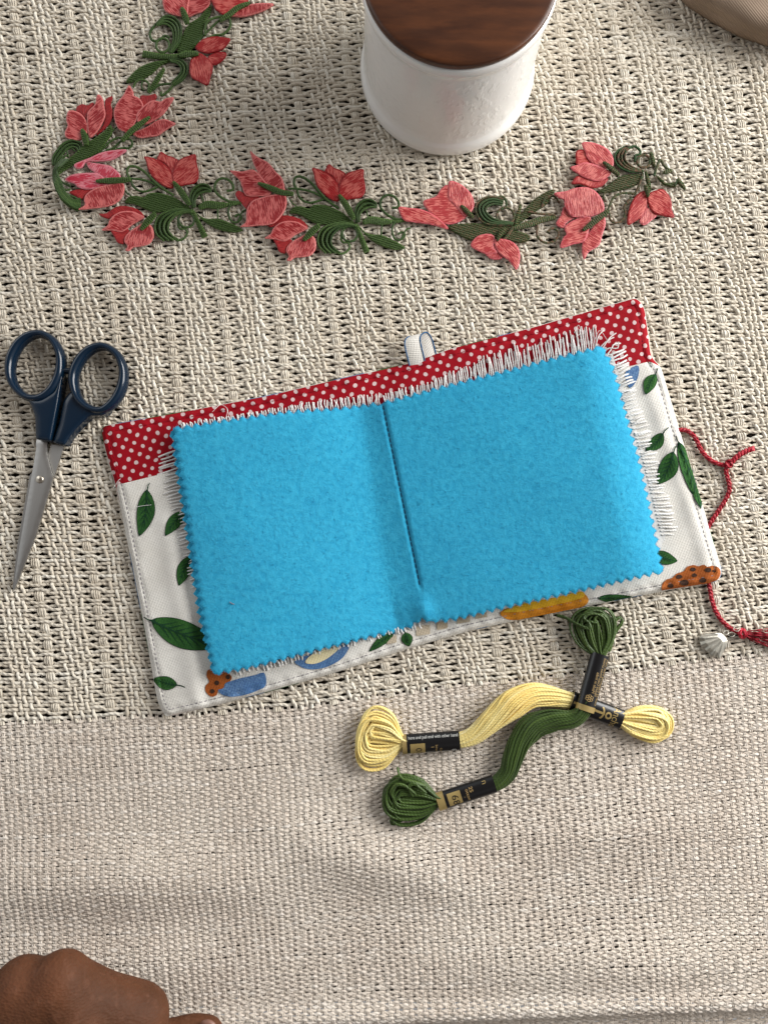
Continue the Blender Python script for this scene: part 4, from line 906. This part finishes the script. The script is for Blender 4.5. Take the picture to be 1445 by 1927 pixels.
def spindle(T, a, b, w, back=False, base=0.0009, name='stem', taper=None):
    mb = MB(); pts = T([a, b]) if not isinstance(a, list) else T(a); r = ribbon2d(pts, w, taper or (lambda s: 0.3 + 0.7 * math.sin(math.pi * (0.1 + 0.85 * s))))
    sheet(mb, resample(r, 1.8), 2.2, lambda v, d: TZ + base + 0.0006 * (1 - np.exp(-d / 2.4)), thick=0.0007, axis=(pts[-1][1] - pts[0][1], pts[0][0] - pts[-1][0])); mb.build(name, M_leafb if back else M_leaf, trim)
def scroll(T, p, w=4.4, back=False, z=0.0007, closed=False, zs=None):
    mb = MB(); q = spline(T(p), step=2.0, closed=closed); zz = (TZ + z) + 0.0002 * np.sin(np.arange(len(q)) * 0.15) if zs is None else np.interp(np.linspace(0, 1, len(q)), np.linspace(0, 1, len(zs)), zs)
    mb.tube(P(q[:, 0], q[:, 1], zz), w / 2 / S, w / 2 * 0.8 / S, 8, closed=closed, tint=random.random()); mb.build('scroll', M_scrb if back else M_scr, trim)
def crescent(T, outer, inner, back=False, ribs=3):
    o = np.array(spline(T(outer), n=30)); i = np.array(spline(T(inner), n=30)); mb = MB()
    for k_ in range(ribs + 1):
        f = k_ / ribs; q = o * (1 - f) + i * f; mb.tube(P(q[:, 0], q[:, 1], TZ + 0.0009 + 0.0003 * math.sin(k_)), 2.1 / S, 1.8 / S, 7, tint=random.random())
    sheet(mb, np.vstack([o, i[::-1]]), 3, lambda v, d: TZ + 0.0004 + 0 * d, thick=0.0004, mi=1)
    mb.build('ribbed_leaf', [M_scrb if back else M_scr, M_leafb if back else M_leaf], trim)
A8, B8 = Tf(80, 160, 4.817), Tf(180, 320, 4.817)
def shifted(T, dx, dy, rot=0.0, sc=1.0, about=(330, 385)):
    c, s = math.cos(R(rot)) * sc, math.sin(R(rot)) * sc
    def g(p): return [(about[0] + dx + (x - about[0]) * c - (y - about[1]) * s, about[1] + dy + (x - about[0]) * s + (y - about[1]) * c) for x, y in T(p)]
    return g
BIG = lambda m1, m2: [(2, [(245, 975), (300, 950), (380, 940), (470, 930), (500, 960), (400, 1010), (345, 1035), (310, 1010)]), (m1, [(395, 690), (470, 705), (560, 720), (620, 735), (680, 780), (707, 815), (705, 855), (640, 850), (560, 840), (490, 800), (430, 760), (405, 720)]),
       (m1, [(205, 855), (260, 815), (340, 800), (430, 795), (500, 800), (555, 835), (585, 880), (570, 920), (480, 937), (400, 947), (320, 925), (290, 895), (240, 880)]), (m2, [(330, 1128), (385, 1088), (378, 1040), (400, 990), (470, 940), (560, 910), (660, 890), (735, 890), (742, 960), (712, 1030), (650, 1080), (570, 1105), (460, 1118)])]
RS = [(1, [(1040, 680), (1052, 640), (1075, 603), (1130, 635), (1190, 655), (1235, 690), (1210, 760), (1185, 830), (1150, 760), (1100, 705)]), (1, [(923, 650), (985, 655), (1045, 680), (1100, 710), (1150, 760), (1185, 820), (1192, 880), (1182, 935), (1120, 925), (1050, 880), (990, 820), (955, 750), (942, 700)]),
      (1, [(1183, 875), (1178, 810), (1200, 740), (1240, 680), (1300, 650), (1387, 628), (1397, 700), (1417, 780), (1412, 850), (1370, 892), (1300, 905), (1240, 917), (1200, 900)])]
PS = [(2, [(33, 398), (100, 390), (160, 350), (220, 325), (300, 330), (370, 350), (425, 390), (440, 430), (370, 420), (300, 400), (210, 405), (150, 425), (110, 440), (60, 422)]), (2, [(138, 545), (200, 550), (280, 530), (310, 560), (270, 620), (255, 668), (200, 657), (173, 610)]),
      (0, [(58, 542), (110, 500), (130, 450), (180, 400), (250, 373), (340, 375), (400, 400), (445, 425), (405, 455), (340, 492), (280, 540), (230, 562), (150, 547), (100, 547)]), (0, [(270, 728), (290, 690), (262, 650), (272, 600), (320, 550), (380, 510), (435, 480), (502, 500), (527, 560), (522, 620), (480, 672), (400, 692), (340, 702), (305, 732)])]
def spray(sh):
    a, b = (lambda p: sh(A8)(p)), (lambda p: sh(B8)(p)); a, b = sh(A8), sh(B8)
    leafp(b, [(265, 298), (300, 245), (370, 233), (440, 248), (480, 213), (560, 205), (650, 225), (740, 260), (810, 310), (870, 355), (780, 342), (700, 362), (600, 378), (530, 382), (460, 357), (400, 327), (330, 302)])
    crescent(b, [(870, 370), (760, 352), (650, 378), (570, 425), (540, 500), (555, 580), (620, 640)], [(880, 385), (800, 385), (720, 415), (670, 475), (660, 545), (700, 600), (750, 630)])
    scroll(b, [(690, 595), (740, 637), (800, 620), (832, 572), (812, 532), (770, 533), (748, 492), (752, 425)]); scroll(b, [(825 + 70 * math.cos(t), 452 + 68 * math.sin(t)) for t in np.arange(9) * 0.698], closed=True)
    spindle(b, (875, 355), (990, 605), 12, taper=lambda s: 0.45 + 0.55 * s)
    leafp(b, [(895, 365), (960, 422), (1020, 442), (1110, 440), (1200, 470), (1270, 500), (1332, 542), (1260, 563), (1170, 553), (1080, 523), (1010, 483), (945, 430)])
    crescent(b, [(880, 345), (858, 260), (880, 180), (930, 137), (990, 130), (1042, 160), (1045, 195)], [(905, 335), (900, 280), (925, 232), (965, 205), (1000, 195), (1025, 195), (1035, 198)], ribs=2)
    spindle(b, [(935, 340), (1010, 310), (1100, 318), (1200, 312)], None, 14); spindle(b, [(1150, 312), (1230, 305), (1320, 295)], None, 6)
    scroll(b, [(1300, 292), (1215, 285), (1130, 240), (1082, 180), (1092, 110), (1140, 77), (1200, 87), (1243, 130), (1243, 178), (1192, 190)], 5.0); scroll(b, [(1240, 302), (1207, 350), (1210, 420), (1240, 470), (1290, 470), (1323, 430), (1300, 402), (1262, 422)], 4.2)
    scroll(b, [(960, 225), (975, 280), (990, 330)], 3.2); scroll(b, [(1110, 350), (1108, 400), (1110, 440)], 3.2); scroll(b, [(1290, 470), (1330, 380), (1370, 360)], 3.2)
    scroll(a, [(795, 850), (770, 800), (778, 750), (815, 735), (865, 748), (930, 790), (1000, 860), (1080, 930), (1190, 1000)], 5.0); scroll(a, [(720, 852), (800, 848), (900, 858), (980, 882), (1060, 925), (1160, 980)], 4.6); scroll(a, [(803, 858), (822, 912), (870, 955), (930, 965), (1000, 945), (1045, 925)], 4.6)
for (dx, dy, rot, m1, m2) in ((0, 0, 0, 3, 0), (309, 25, 4, 0, 0)):
    sh = lambda T, dx=dx, dy=dy, rot=rot: shifted(T, dx, dy, rot)
    spray(sh)
    if dx == 0: tulip(sh(A8), BIG(m1, m2), [(800, 852), (690, 862), (580, 865), (485, 870)], 0.0006, cw=11)
    else: tulip(Tf(400, 240, 3.6125), [(2, [(155, 460), (175, 430), (230, 450), (300, 465), (320, 485), (250, 540), (238, 562), (190, 505)]), (0, [(257, 158), (300, 195), (380, 240), (430, 300), (470, 340), (490, 402), (485, 450), (430, 425), (360, 380), (320, 325), (285, 260), (268, 210)]), (0, [(120, 292), (200, 298), (270, 285), (310, 310), (350, 355), (388, 405), (397, 452), (320, 467), (230, 462), (200, 400), (185, 360), (150, 325)]),
                (0, [(193, 674), (227, 640), (233, 560), (270, 500), (330, 475), (400, 458), (485, 452), (505, 500), (492, 560), (450, 622), (400, 657), (300, 667)])], [(550, 450), (470, 440), (395, 410), (308, 375)], 0.0006, cw=11)
    tulip(sh(A8), RS, [(1335, 1085), (1270, 985), (1185, 872)], 0.0004, cw=12); tulip(sh(B8), PS, [(545, 390), (480, 455), (410, 538)], 0.0004, cw=12)
    scroll(sh(A8), [(745, 950), (775, 985), (805, 1003)], 3.0)
# upper run of the strip
Z1 = Tf(80, 0, 2.89)
tulip(A8, [(2, [(890, 100), (960, 95), (1022, 80), (1037, 110), (1000, 160), (920, 230), (895, 180)]), (0, [(820, 437), (900, 400), (970, 365), (1040, 320), (1110, 308), (1160, 325), (1208, 350), (1150, 388), (1100, 422), (1050, 457), (980, 468), (880, 477)]), (0, [(680, 382), (648, 270), (668, 180), (735, 90), (765, 30), (790, 3), (825, 60), (830, 95), (880, 120), (912, 170), (907, 230), (870, 290), (830, 365), (795, 440), (740, 420)]),
            (0, [(865, 335), (858, 260), (930, 180), (1000, 138), (1070, 150), (1120, 120), (1192, 113), (1150, 190), (1090, 270), (1010, 322), (935, 355)])], [(720, 505), (800, 420), (880, 355), (975, 285)], 0.0006, cw=10)
tulip(A8, [(2, [(310, 240), (315, 198), (360, 173), (410, 183), (450, 158), (470, 175), (430, 240), (410, 310), (370, 280)]), (2, [(490, 452), (550, 370), (572, 290), (568, 200), (575, 130), (637, 103), (622, 170), (637, 240), (622, 320), (570, 392)]), (0, [(213, 472), (208, 420), (230, 370), (218, 310), (240, 233), (310, 238), (370, 278), (407, 340), (413, 400), (405, 445), (340, 497), (270, 492)]),
            (0, [(430, 475), (410, 390), (405, 310), (417, 240), (480, 170), (490, 110), (510, 83), (547, 120), (562, 200), (572, 270), (542, 350), (490, 432)])], [(400, 545), (385, 470), (358, 395)], 0.0005, cw=12)
leafp(A8, [(620, 362), (632, 430), (582, 510), (522, 590), (440, 642), (350, 692), (250, 742), (180, 785), (110, 835), (95, 790), (170, 720), (250, 660), (330, 590), (400, 528), (480, 478), (560, 420)], base=0.0012)
crescent(A8, [(360, 590), (350, 530), (275, 502), (195, 530), (135, 595), (98, 660), (97, 725)], [(330, 600), (310, 570), (270, 560), (225, 580), (190, 620), (150, 670), (125, 730)], ribs=2); scroll(A8, [(240, 640), (200, 650), (160, 690), (150, 740)], 4); scroll(A8, [(300, 600), (260, 570), (225, 590), (230, 630)], 4)
scroll(A8, [(735, 490), (690, 478), (620, 510), (565, 565), (500, 610)], 4.4); scroll(A8, [(730, 500), (690, 530), (640, 575), (580, 590)], 4.4); scroll(A8, [(745, 490), (800, 495), (815, 535), (790, 570), (740, 572), (640, 590), (520, 620)], 4.6); scroll(A8, [(685, 378), (655, 400), (632, 420)], 3)
tulip(Z1, [(1, [(900, 310), (950, 283), (1000, 288), (987, 322), (945, 352), (915, 345)]), (1, [(833, 262), (870, 215), (930, 198), (1000, 205), (1022, 215), (990, 260), (960, 278), (890, 290)]), (1, [(800, 382), (810, 320), (850, 288), (895, 312), (927, 352), (917, 410), (897, 462), (850, 442), (813, 422)])], [(745, 300), (790, 292), (850, 290)], 0.0004, cw=12)
tulip(Z1, [(0, [(1010, 78), (1080, 40), (1160, 18), (1257, 20), (1220, 50), (1150, 77), (1080, 92)]), (1, [(935, 42), (920, -40), (1060, -60), (1120, 5), (1050, 55), (990, 80), (955, 62)])], [(965, 110), (1020, 72), (1065, 38), (1128, 12)], 0.0006, cw=10)
tulip(Z1, [(0, [(785, 85), (795, -30), (915, -40), (912, 20), (870, 62), (830, 77)]), (0, [(663, 50), (668, -40), (795, -50), (795, 30), (785, 85), (720, 82)])], [(788, 130), (775, 85), (757, 38)], 0.0005, cw=12)
leafp(Z1, [(735, 280), (768, 180), (800, 130), (860, 88), (908, 25), (918, 60), (882, 130), (862, 205), (800, 275)]); crescent(Z1, [(705, 290), (748, 220), (752, 140), (715, 95), (665, 90), (620, 130)], [(690, 285), (712, 225), (708, 165), (682, 135), (650, 130), (625, 140)], ribs=3)
scroll(Z1, [(618, 130), (585, 180), (602, 222), (640, 215), (665, 195), (690, 205)], 5); scroll(Z1, [(655 + 36 * math.cos(t), 247 + 38 * math.sin(t)) for t in np.arange(9) * 0.698], 5, closed=True)
spindle(Z1, [(545, 290), (620, 302), (700, 308), (780, 300)], None, 12, taper=lambda s: 1.0 - 0.3 * s); leafp(Z1, [(720, 325), (620, 333), (540, 360), (490, 400), (457, 448), (530, 432), (590, 402), (650, 350)])
crescent(Z1, [(690, 325), (745, 322), (785, 355), (785, 400), (755, 440), (715, 465)], [(700, 335), (735, 345), (755, 370), (750, 400), (730, 425), (705, 450)], ribs=2); spindle(Z1, (662, 370), (578, 505), 9); scroll(Z1, [(495, 475), (510, 445), (545, 433), (578, 455), (575, 500)], 4.4); scroll(Z1, [(600, 490), (640, 462), (700, 455)], 4.4); scroll(Z1, [(715, 455), (690, 490), (650, 520), (645, 500)], 5); scroll(Z1, [(545, 440), (540, 470), (550, 490)], 3.5)
scroll(Z1, [(885, 195), (890, 130), (930, 100), (1005, 92), (1022, 140), (985, 185), (930, 195), (860, 235)], 5); scroll(Z1, [(985, 95), (940, 130), (900, 170), (820, 245)], 4)
# the turn at the left: the strip stands on edge
for q in range(5):
    o = q * 2.4; scroll(Tf(0, 0, 1), [(118 + o, 300), (103 + o * 0.5, 320), (104 + o, 345 - q), (114 + o, 368 - q), (132 + o * 0.8, 385 - q * 2), (152, 394 - q * 5)], 5.5, zs=[TZ + 0.002, TZ + 0.0055 + 0.0004 * q, TZ + 0.0065, TZ + 0.005, TZ + 0.003, TZ + 0.0012])
scroll(A8, [(140, 830), (180, 880), (230, 905), (255, 920)], 4); scroll(A8, [(150, 900), (210, 950), (255, 945)], 4); scroll(A8, [(180, 960), (240, 1000), (300, 1020), (335, 1060)], 4)
leafp(A8, [(140, 960), (200, 1020), (270, 1050), (335, 1080), (325, 1140), (250, 1110), (185, 1060), (150, 1010)], base=0.001)
tulip(A8, [(3, [(288, 722), (350, 690), (440, 655), (540, 610), (660, 588), (765, 588), (700, 642), (620, 682), (500, 692), (400, 695), (360, 748), (310, 757)])], None, 0.0018)
# twist in the middle, then the reverse side
Z3 = Tf(720, 220, 2.408)
tulip(Z3, [(4, [(72, 410), (120, 412), (180, 420), (240, 450), (298, 507), (220, 488), (150, 478), (95, 466)])], None, 0.0014)
tulip(Z3, [(4, [(183, 385), (240, 360), (265, 325), (300, 310), (345, 370), (385, 440), (330, 482), (270, 480), (220, 440)]), (4, [(298, 370), (296, 325), (303, 290), (350, 303), (400, 348), (413, 405), (375, 452), (330, 405)])], [(410, 455), (380, 425), (355, 400)], 0.0006, True, 9)
tulip(Z3, [(4, [(475, 632), (460, 605), (500, 580), (545, 600), (540, 640), (500, 645)]), (4, [(398, 580), (430, 540), (480, 530), (507, 545), (502, 590), (520, 615), (470, 620), (430, 605)]), (4, [(505, 557), (570, 558), (612, 590), (622, 640), (606, 692), (570, 650), (525, 615)])], [(555, 500), (530, 535), (520, 560)], 0.0006, True, 9)
leafp(Z3, [(295, 498), (370, 483), (450, 483), (540, 488), (600, 495), (560, 532), (500, 552), (420, 562), (360, 542)], True); crescent(Z3, [(585, 490), (470, 485), (425, 440), (428, 390), (480, 362), (550, 372)], [(590, 480), (510, 465), (470, 435), (470, 410), (500, 395), (540, 400)], True)
scroll(Z3, [(555 + 40 * math.cos(t), 450 + 38 * math.sin(t)) for t in np.arange(9) * 0.698], 4.6, True, closed=True); scroll(Z3, [(500, 372), (545, 362), (560, 400), (535, 418)], 4.6, True)
leafp(Z3, [(588, 492), (635, 430), (690, 370), (775, 328), (745, 392), (685, 432), (620, 482)], True); spindle(Z3, [(590, 505), (660, 485), (720, 465), (785, 455)], None, 12, True); leafp(Z3, [(545, 540), (600, 515), (665, 540), (645, 567), (580, 563)], True)
scroll(Z3, [(700, 490), (700, 540), (735, 570), (780, 560), (795, 525), (770, 505), (745, 520)], 4.6, True); scroll(Z3, [(720, 410), (735, 370), (775, 360), (800, 390)], 4.6, True); scroll(Z3, [(660, 430), (720, 440), (780, 445)], 4.6, True); spindle(Z3, (600, 495), (625, 395), 8, True); scroll(Z3, [(590, 500), (570, 530), (545, 560)], 6, True)
Z6 = Tf(1010, 260, 4.817)
tulip(Z6, [(4, [(173, 778), (215, 700), (245, 620), (295, 690), (345, 715), (270, 765), (240, 817)]), (4, [(410, 1042), (413, 950), (460, 870), (520, 790), (590, 690), (615, 720), (622, 780), (592, 880), (562, 970), (470, 1032), (430, 1098)]), (4, [(213, 993), (240, 900), (267, 870), (248, 810), (300, 760), (400, 718), (485, 715), (475, 820), (430, 932), (330, 962)]),
            (4, [(157, 498), (260, 480), (340, 453), (440, 443), (520, 473), (580, 540), (608, 610), (595, 672), (480, 712), (370, 718), (300, 700), (253, 620), (243, 560), (198, 540)])], [(650, 655), (570, 715), (500, 770), (415, 835)], 0.0007, True, 11)
tulip(Z6, [(1, [(358, 118), (430, 108), (475, 190), (510, 240), (370, 245), (353, 190)]), (1, [(313, 412), (370, 340), (450, 360), (540, 380), (645, 365), (595, 430), (500, 452), (400, 417)]), (4, [(408, 43), (480, 35), (570, 60), (650, 108), (692, 190), (682, 265), (610, 270), (520, 242), (458, 180), (430, 110)]), (4, [(303, 268), (370, 240), (440, 218), (520, 238), (600, 268), (673, 312), (612, 372), (530, 387), (440, 362), (370, 322)])], [(745, 335), (670, 270), (600, 210)], 0.0007, True, 9)
tulip(Z6, [(4, [(928, 752), (965, 690), (1000, 630), (1090, 688), (1042, 742), (975, 788)]), (1, [(823, 783), (828, 670), (868, 560), (940, 487), (992, 490), (1002, 600), (962, 700), (900, 747)]), (1, [(998, 520), (1060, 478), (1130, 460), (1182, 500), (1217, 570), (1222, 650), (1243, 718), (1160, 707), (1070, 682), (1018, 620)])], [(985, 420), (1000, 470), (1008, 530)], 0.0006, True, 9)
leafp(Z6, [(548, 492), (650, 420), (750, 348), (850, 328), (962, 330), (940, 392), (860, 442), (750, 472), (640, 492)], True); crescent(Z6, [(960, 310), (830, 300), (740, 255), (702, 190), (725, 120), (795, 80)], [(960, 295), (870, 265), (810, 215), (795, 165), (805, 120), (830, 95)], True)
scroll(Z6, [(820, 95), (885, 75), (930, 110), (930, 145), (890, 160), (890, 215)], 5, True); scroll(Z6, [(965 + 58 * math.cos(t), 210 + 58 * math.sin(t)) for t in np.arange(9) * 0.698], 5, True, closed=True); spindle(Z6, (1030, 125), (1065, 260), 8, True)
scroll(Z6, [(1060, 340), (1085, 260), (1115, 195), (1150, 250), (1200, 290)], 5, True); leafp(Z6, [(1075, 330), (1150, 420), (1255, 442), (1245, 398), (1180, 408), (1125, 365)], True); spindle(Z6, (1270, 365), (1345, 462), 8, True); spindle(Z6, (985, 300), (1030, 480), 7, True); spindle(Z6, (1140, 310), (1225, 290), 8, True); scroll(Z6, [(1250, 430), (1265, 395), (1285, 380)], 3.4, True)
scroll(Z6, [(640, 660), (665, 590), (700, 530), (770, 500), (860, 500)], 4.6, True); scroll(Z6, [(655, 680), (665, 740), (715, 768), (775, 740), (800, 680), (790, 620), (850, 540)], 4.6, True); scroll(Z6, [(610, 560), (600, 520), (615, 495)], 3.4, True); scroll(Z6, [(960, 320), (900, 480), (860, 510)], 4.6, True)

# ---------------------------------------------------------------- hand at the lower left corner
def skin_mat():
    m, nt, b = new_mat('brown_skin'); k = NB(nt); v = k.obj()
    c = k.mix(k.ramp(k.noise(28, 4, 0.55, v), 0.35, 0.7), (0.075, 0.029, 0.013), (0.135, 0.050, 0.022)); c = k.mix(k.math('MULTIPLY', k.ramp(k.noise(220, 3, 0.6, v), 0.5, 0.8), 0.3), c, (0.22, 0.10, 0.06))
    k.l(c, b.inputs['Base Color']); b.inputs['Roughness'].default_value = 0.68; b.inputs['Specular IOR Level'].default_value = 0.22
    b.inputs['Subsurface Weight'].default_value = 0.12; b.inputs['Subsurface Radius'].default_value = (0.006, 0.002, 0.001); b.inputs['Subsurface Scale'].default_value = 0.5
    cr = k.n('ShaderNodeTexVoronoi'); cr.inputs['Scale'].default_value = 700; k.l(k.scale(v, (1, 1.6, 1)), cr.inputs['Vector'])
    k.l(k.bump(k.math('ADD', k.math('MULTIPLY', cr.outputs['Distance'], 0.5), k.noise(130, 5, 0.62, v)), 0.4, 0.0010), b.inputs['Normal']); return m
M_skin = skin_mat()
def capsule_chain(bm, pts, seg=20):
    """overlapping balls along a jointed chain of (point, radius)"""
    for (p, r0), (q, r1) in zip(pts[:-1], pts[1:]):
        n = max(2, int((Vector(q) - Vector(p)).length / (min(r0, r1) * 0.25)))
        for i in range(n + 1):
            f = i / n; c = Vector(p) * (1 - f) + Vector(q) * f; r = r0 * (1 - f) + r1 * f
            mt = bmesh.ops.create_icosphere(bm, subdivisions=2, radius=r)
            for v in mt['verts']: v.co += c
def H(px_, py_, z): return PV(px_, py_, z)
bm = bmesh.new()
wr = H(-210, 2190, 0.040)
K = [(H(95, 1868, 0.043), 0.0125), (H(20, 1880, 0.045), 0.0125), (H(-60, 1900, 0.043), 0.012), (H(-130, 1935, 0.038), 0.011)]
K[0] = (H(116, 1846, 0.044), 0.0120); K[1] = (H(44, 1860, 0.043), 0.0126)
for (kp, kr), wo in zip(K, (-0.006, 0.0, 0.006, 0.012)):                                             # back of the hand, knuckle to wrist
    capsule_chain(bm, [(kp, kr), (kp.lerp(wr, 0.5) + Vector((0, 0, 0.002)), 0.0165), (wr + Vector((wo * -0.6, wo * 0.5, 0)), 0.021)])
for (kp, kr), nx, ny in zip(K, (0.003, 0.002, 0.001, 0.0), (0.004, 0.006, 0.008, 0.010)):                  # curled fingers under the knuckles
    a = kp + Vector((-0.007, -0.009, -0.013)); b_ = kp + Vector((-0.010, -0.020, -0.026)); c_ = kp + Vector((-0.008, -0.032, -0.028))
    capsule_chain(bm, [(kp, kr * 0.95), (a, 0.0100), (b_, 0.0088), (c_, 0.0078)])
ti = H(248, 1905, 0.036)                                                                              # index finger side and thumb
capsule_chain(bm, [(H(118, 1856, 0.042), 0.0125), (H(190, 1892, 0.036), 0.0128), (H(258, 1916, 0.030), 0.0140), (H(225, 1985, 0.022), 0.0115)])
capsule_chain(bm, [(H(150, 1930, 0.040), 0.015), (H(240, 1960, 0.030), 0.0150), (H(262, 2010, 0.026), 0.014)])
capsule_chain(bm, [(H(118, 1852, 0.0445), 0.0118), (H(150, 1950, 0.043), 0.013)])
capsule_chain(bm, [(wr + Vector((0.012, -0.004, -0.004)), 0.019), (H(110, 2030, 0.032), 0.019), (H(240, 1985, 0.026), 0.0155), (H(300, 1968, 0.018), 0.0095), (H(362, 1948, 0.0125), 0.0088), (H(392, 1943, 0.0100), 0.0074)])
capsule_chain(bm, [(wr, 0.024), (H(-420, 2500, 0.045), 0.028), (H(-700, 3000, 0.05), 0.034)])
me = bpy.data.meshes.new('person'); bm.to_mesh(me); bm.free(); me.materials.append(M_skin)
per = bpy.data.objects.new('person', me); col.objects.link(per)
for p_ in me.polygons: p_.use_smooth = True
rm = per.modifiers.new('Remesh', 'REMESH'); rm.mode = 'VOXEL'; rm.voxel_size = 0.0013; rm.use_smooth_shade = True
sm_ = per.modifiers.new('Smooth', 'SMOOTH'); sm_.factor = 0.6; sm_.iterations = 30
tag(per, 'clenched bare hand resting on the cloth at the bottom left corner, knuckles up', 'person')
nm = MB(); nt_ = H(393, 1938, 0.0175)
sheet(nm, spline([(378, 1925), (392, 1920), (404, 1926), (408, 1938), (402, 1949), (388, 1951), (378, 1942)], step=2, closed=True), 3, lambda v, d: 0.0168 + 0.0012 * (1 - np.exp(-d / 5)), thick=0.0006)
nm.build('thumb_nail', plain_mat('nail', (0.22, 0.11, 0.08), 0.4, 0.4), per)
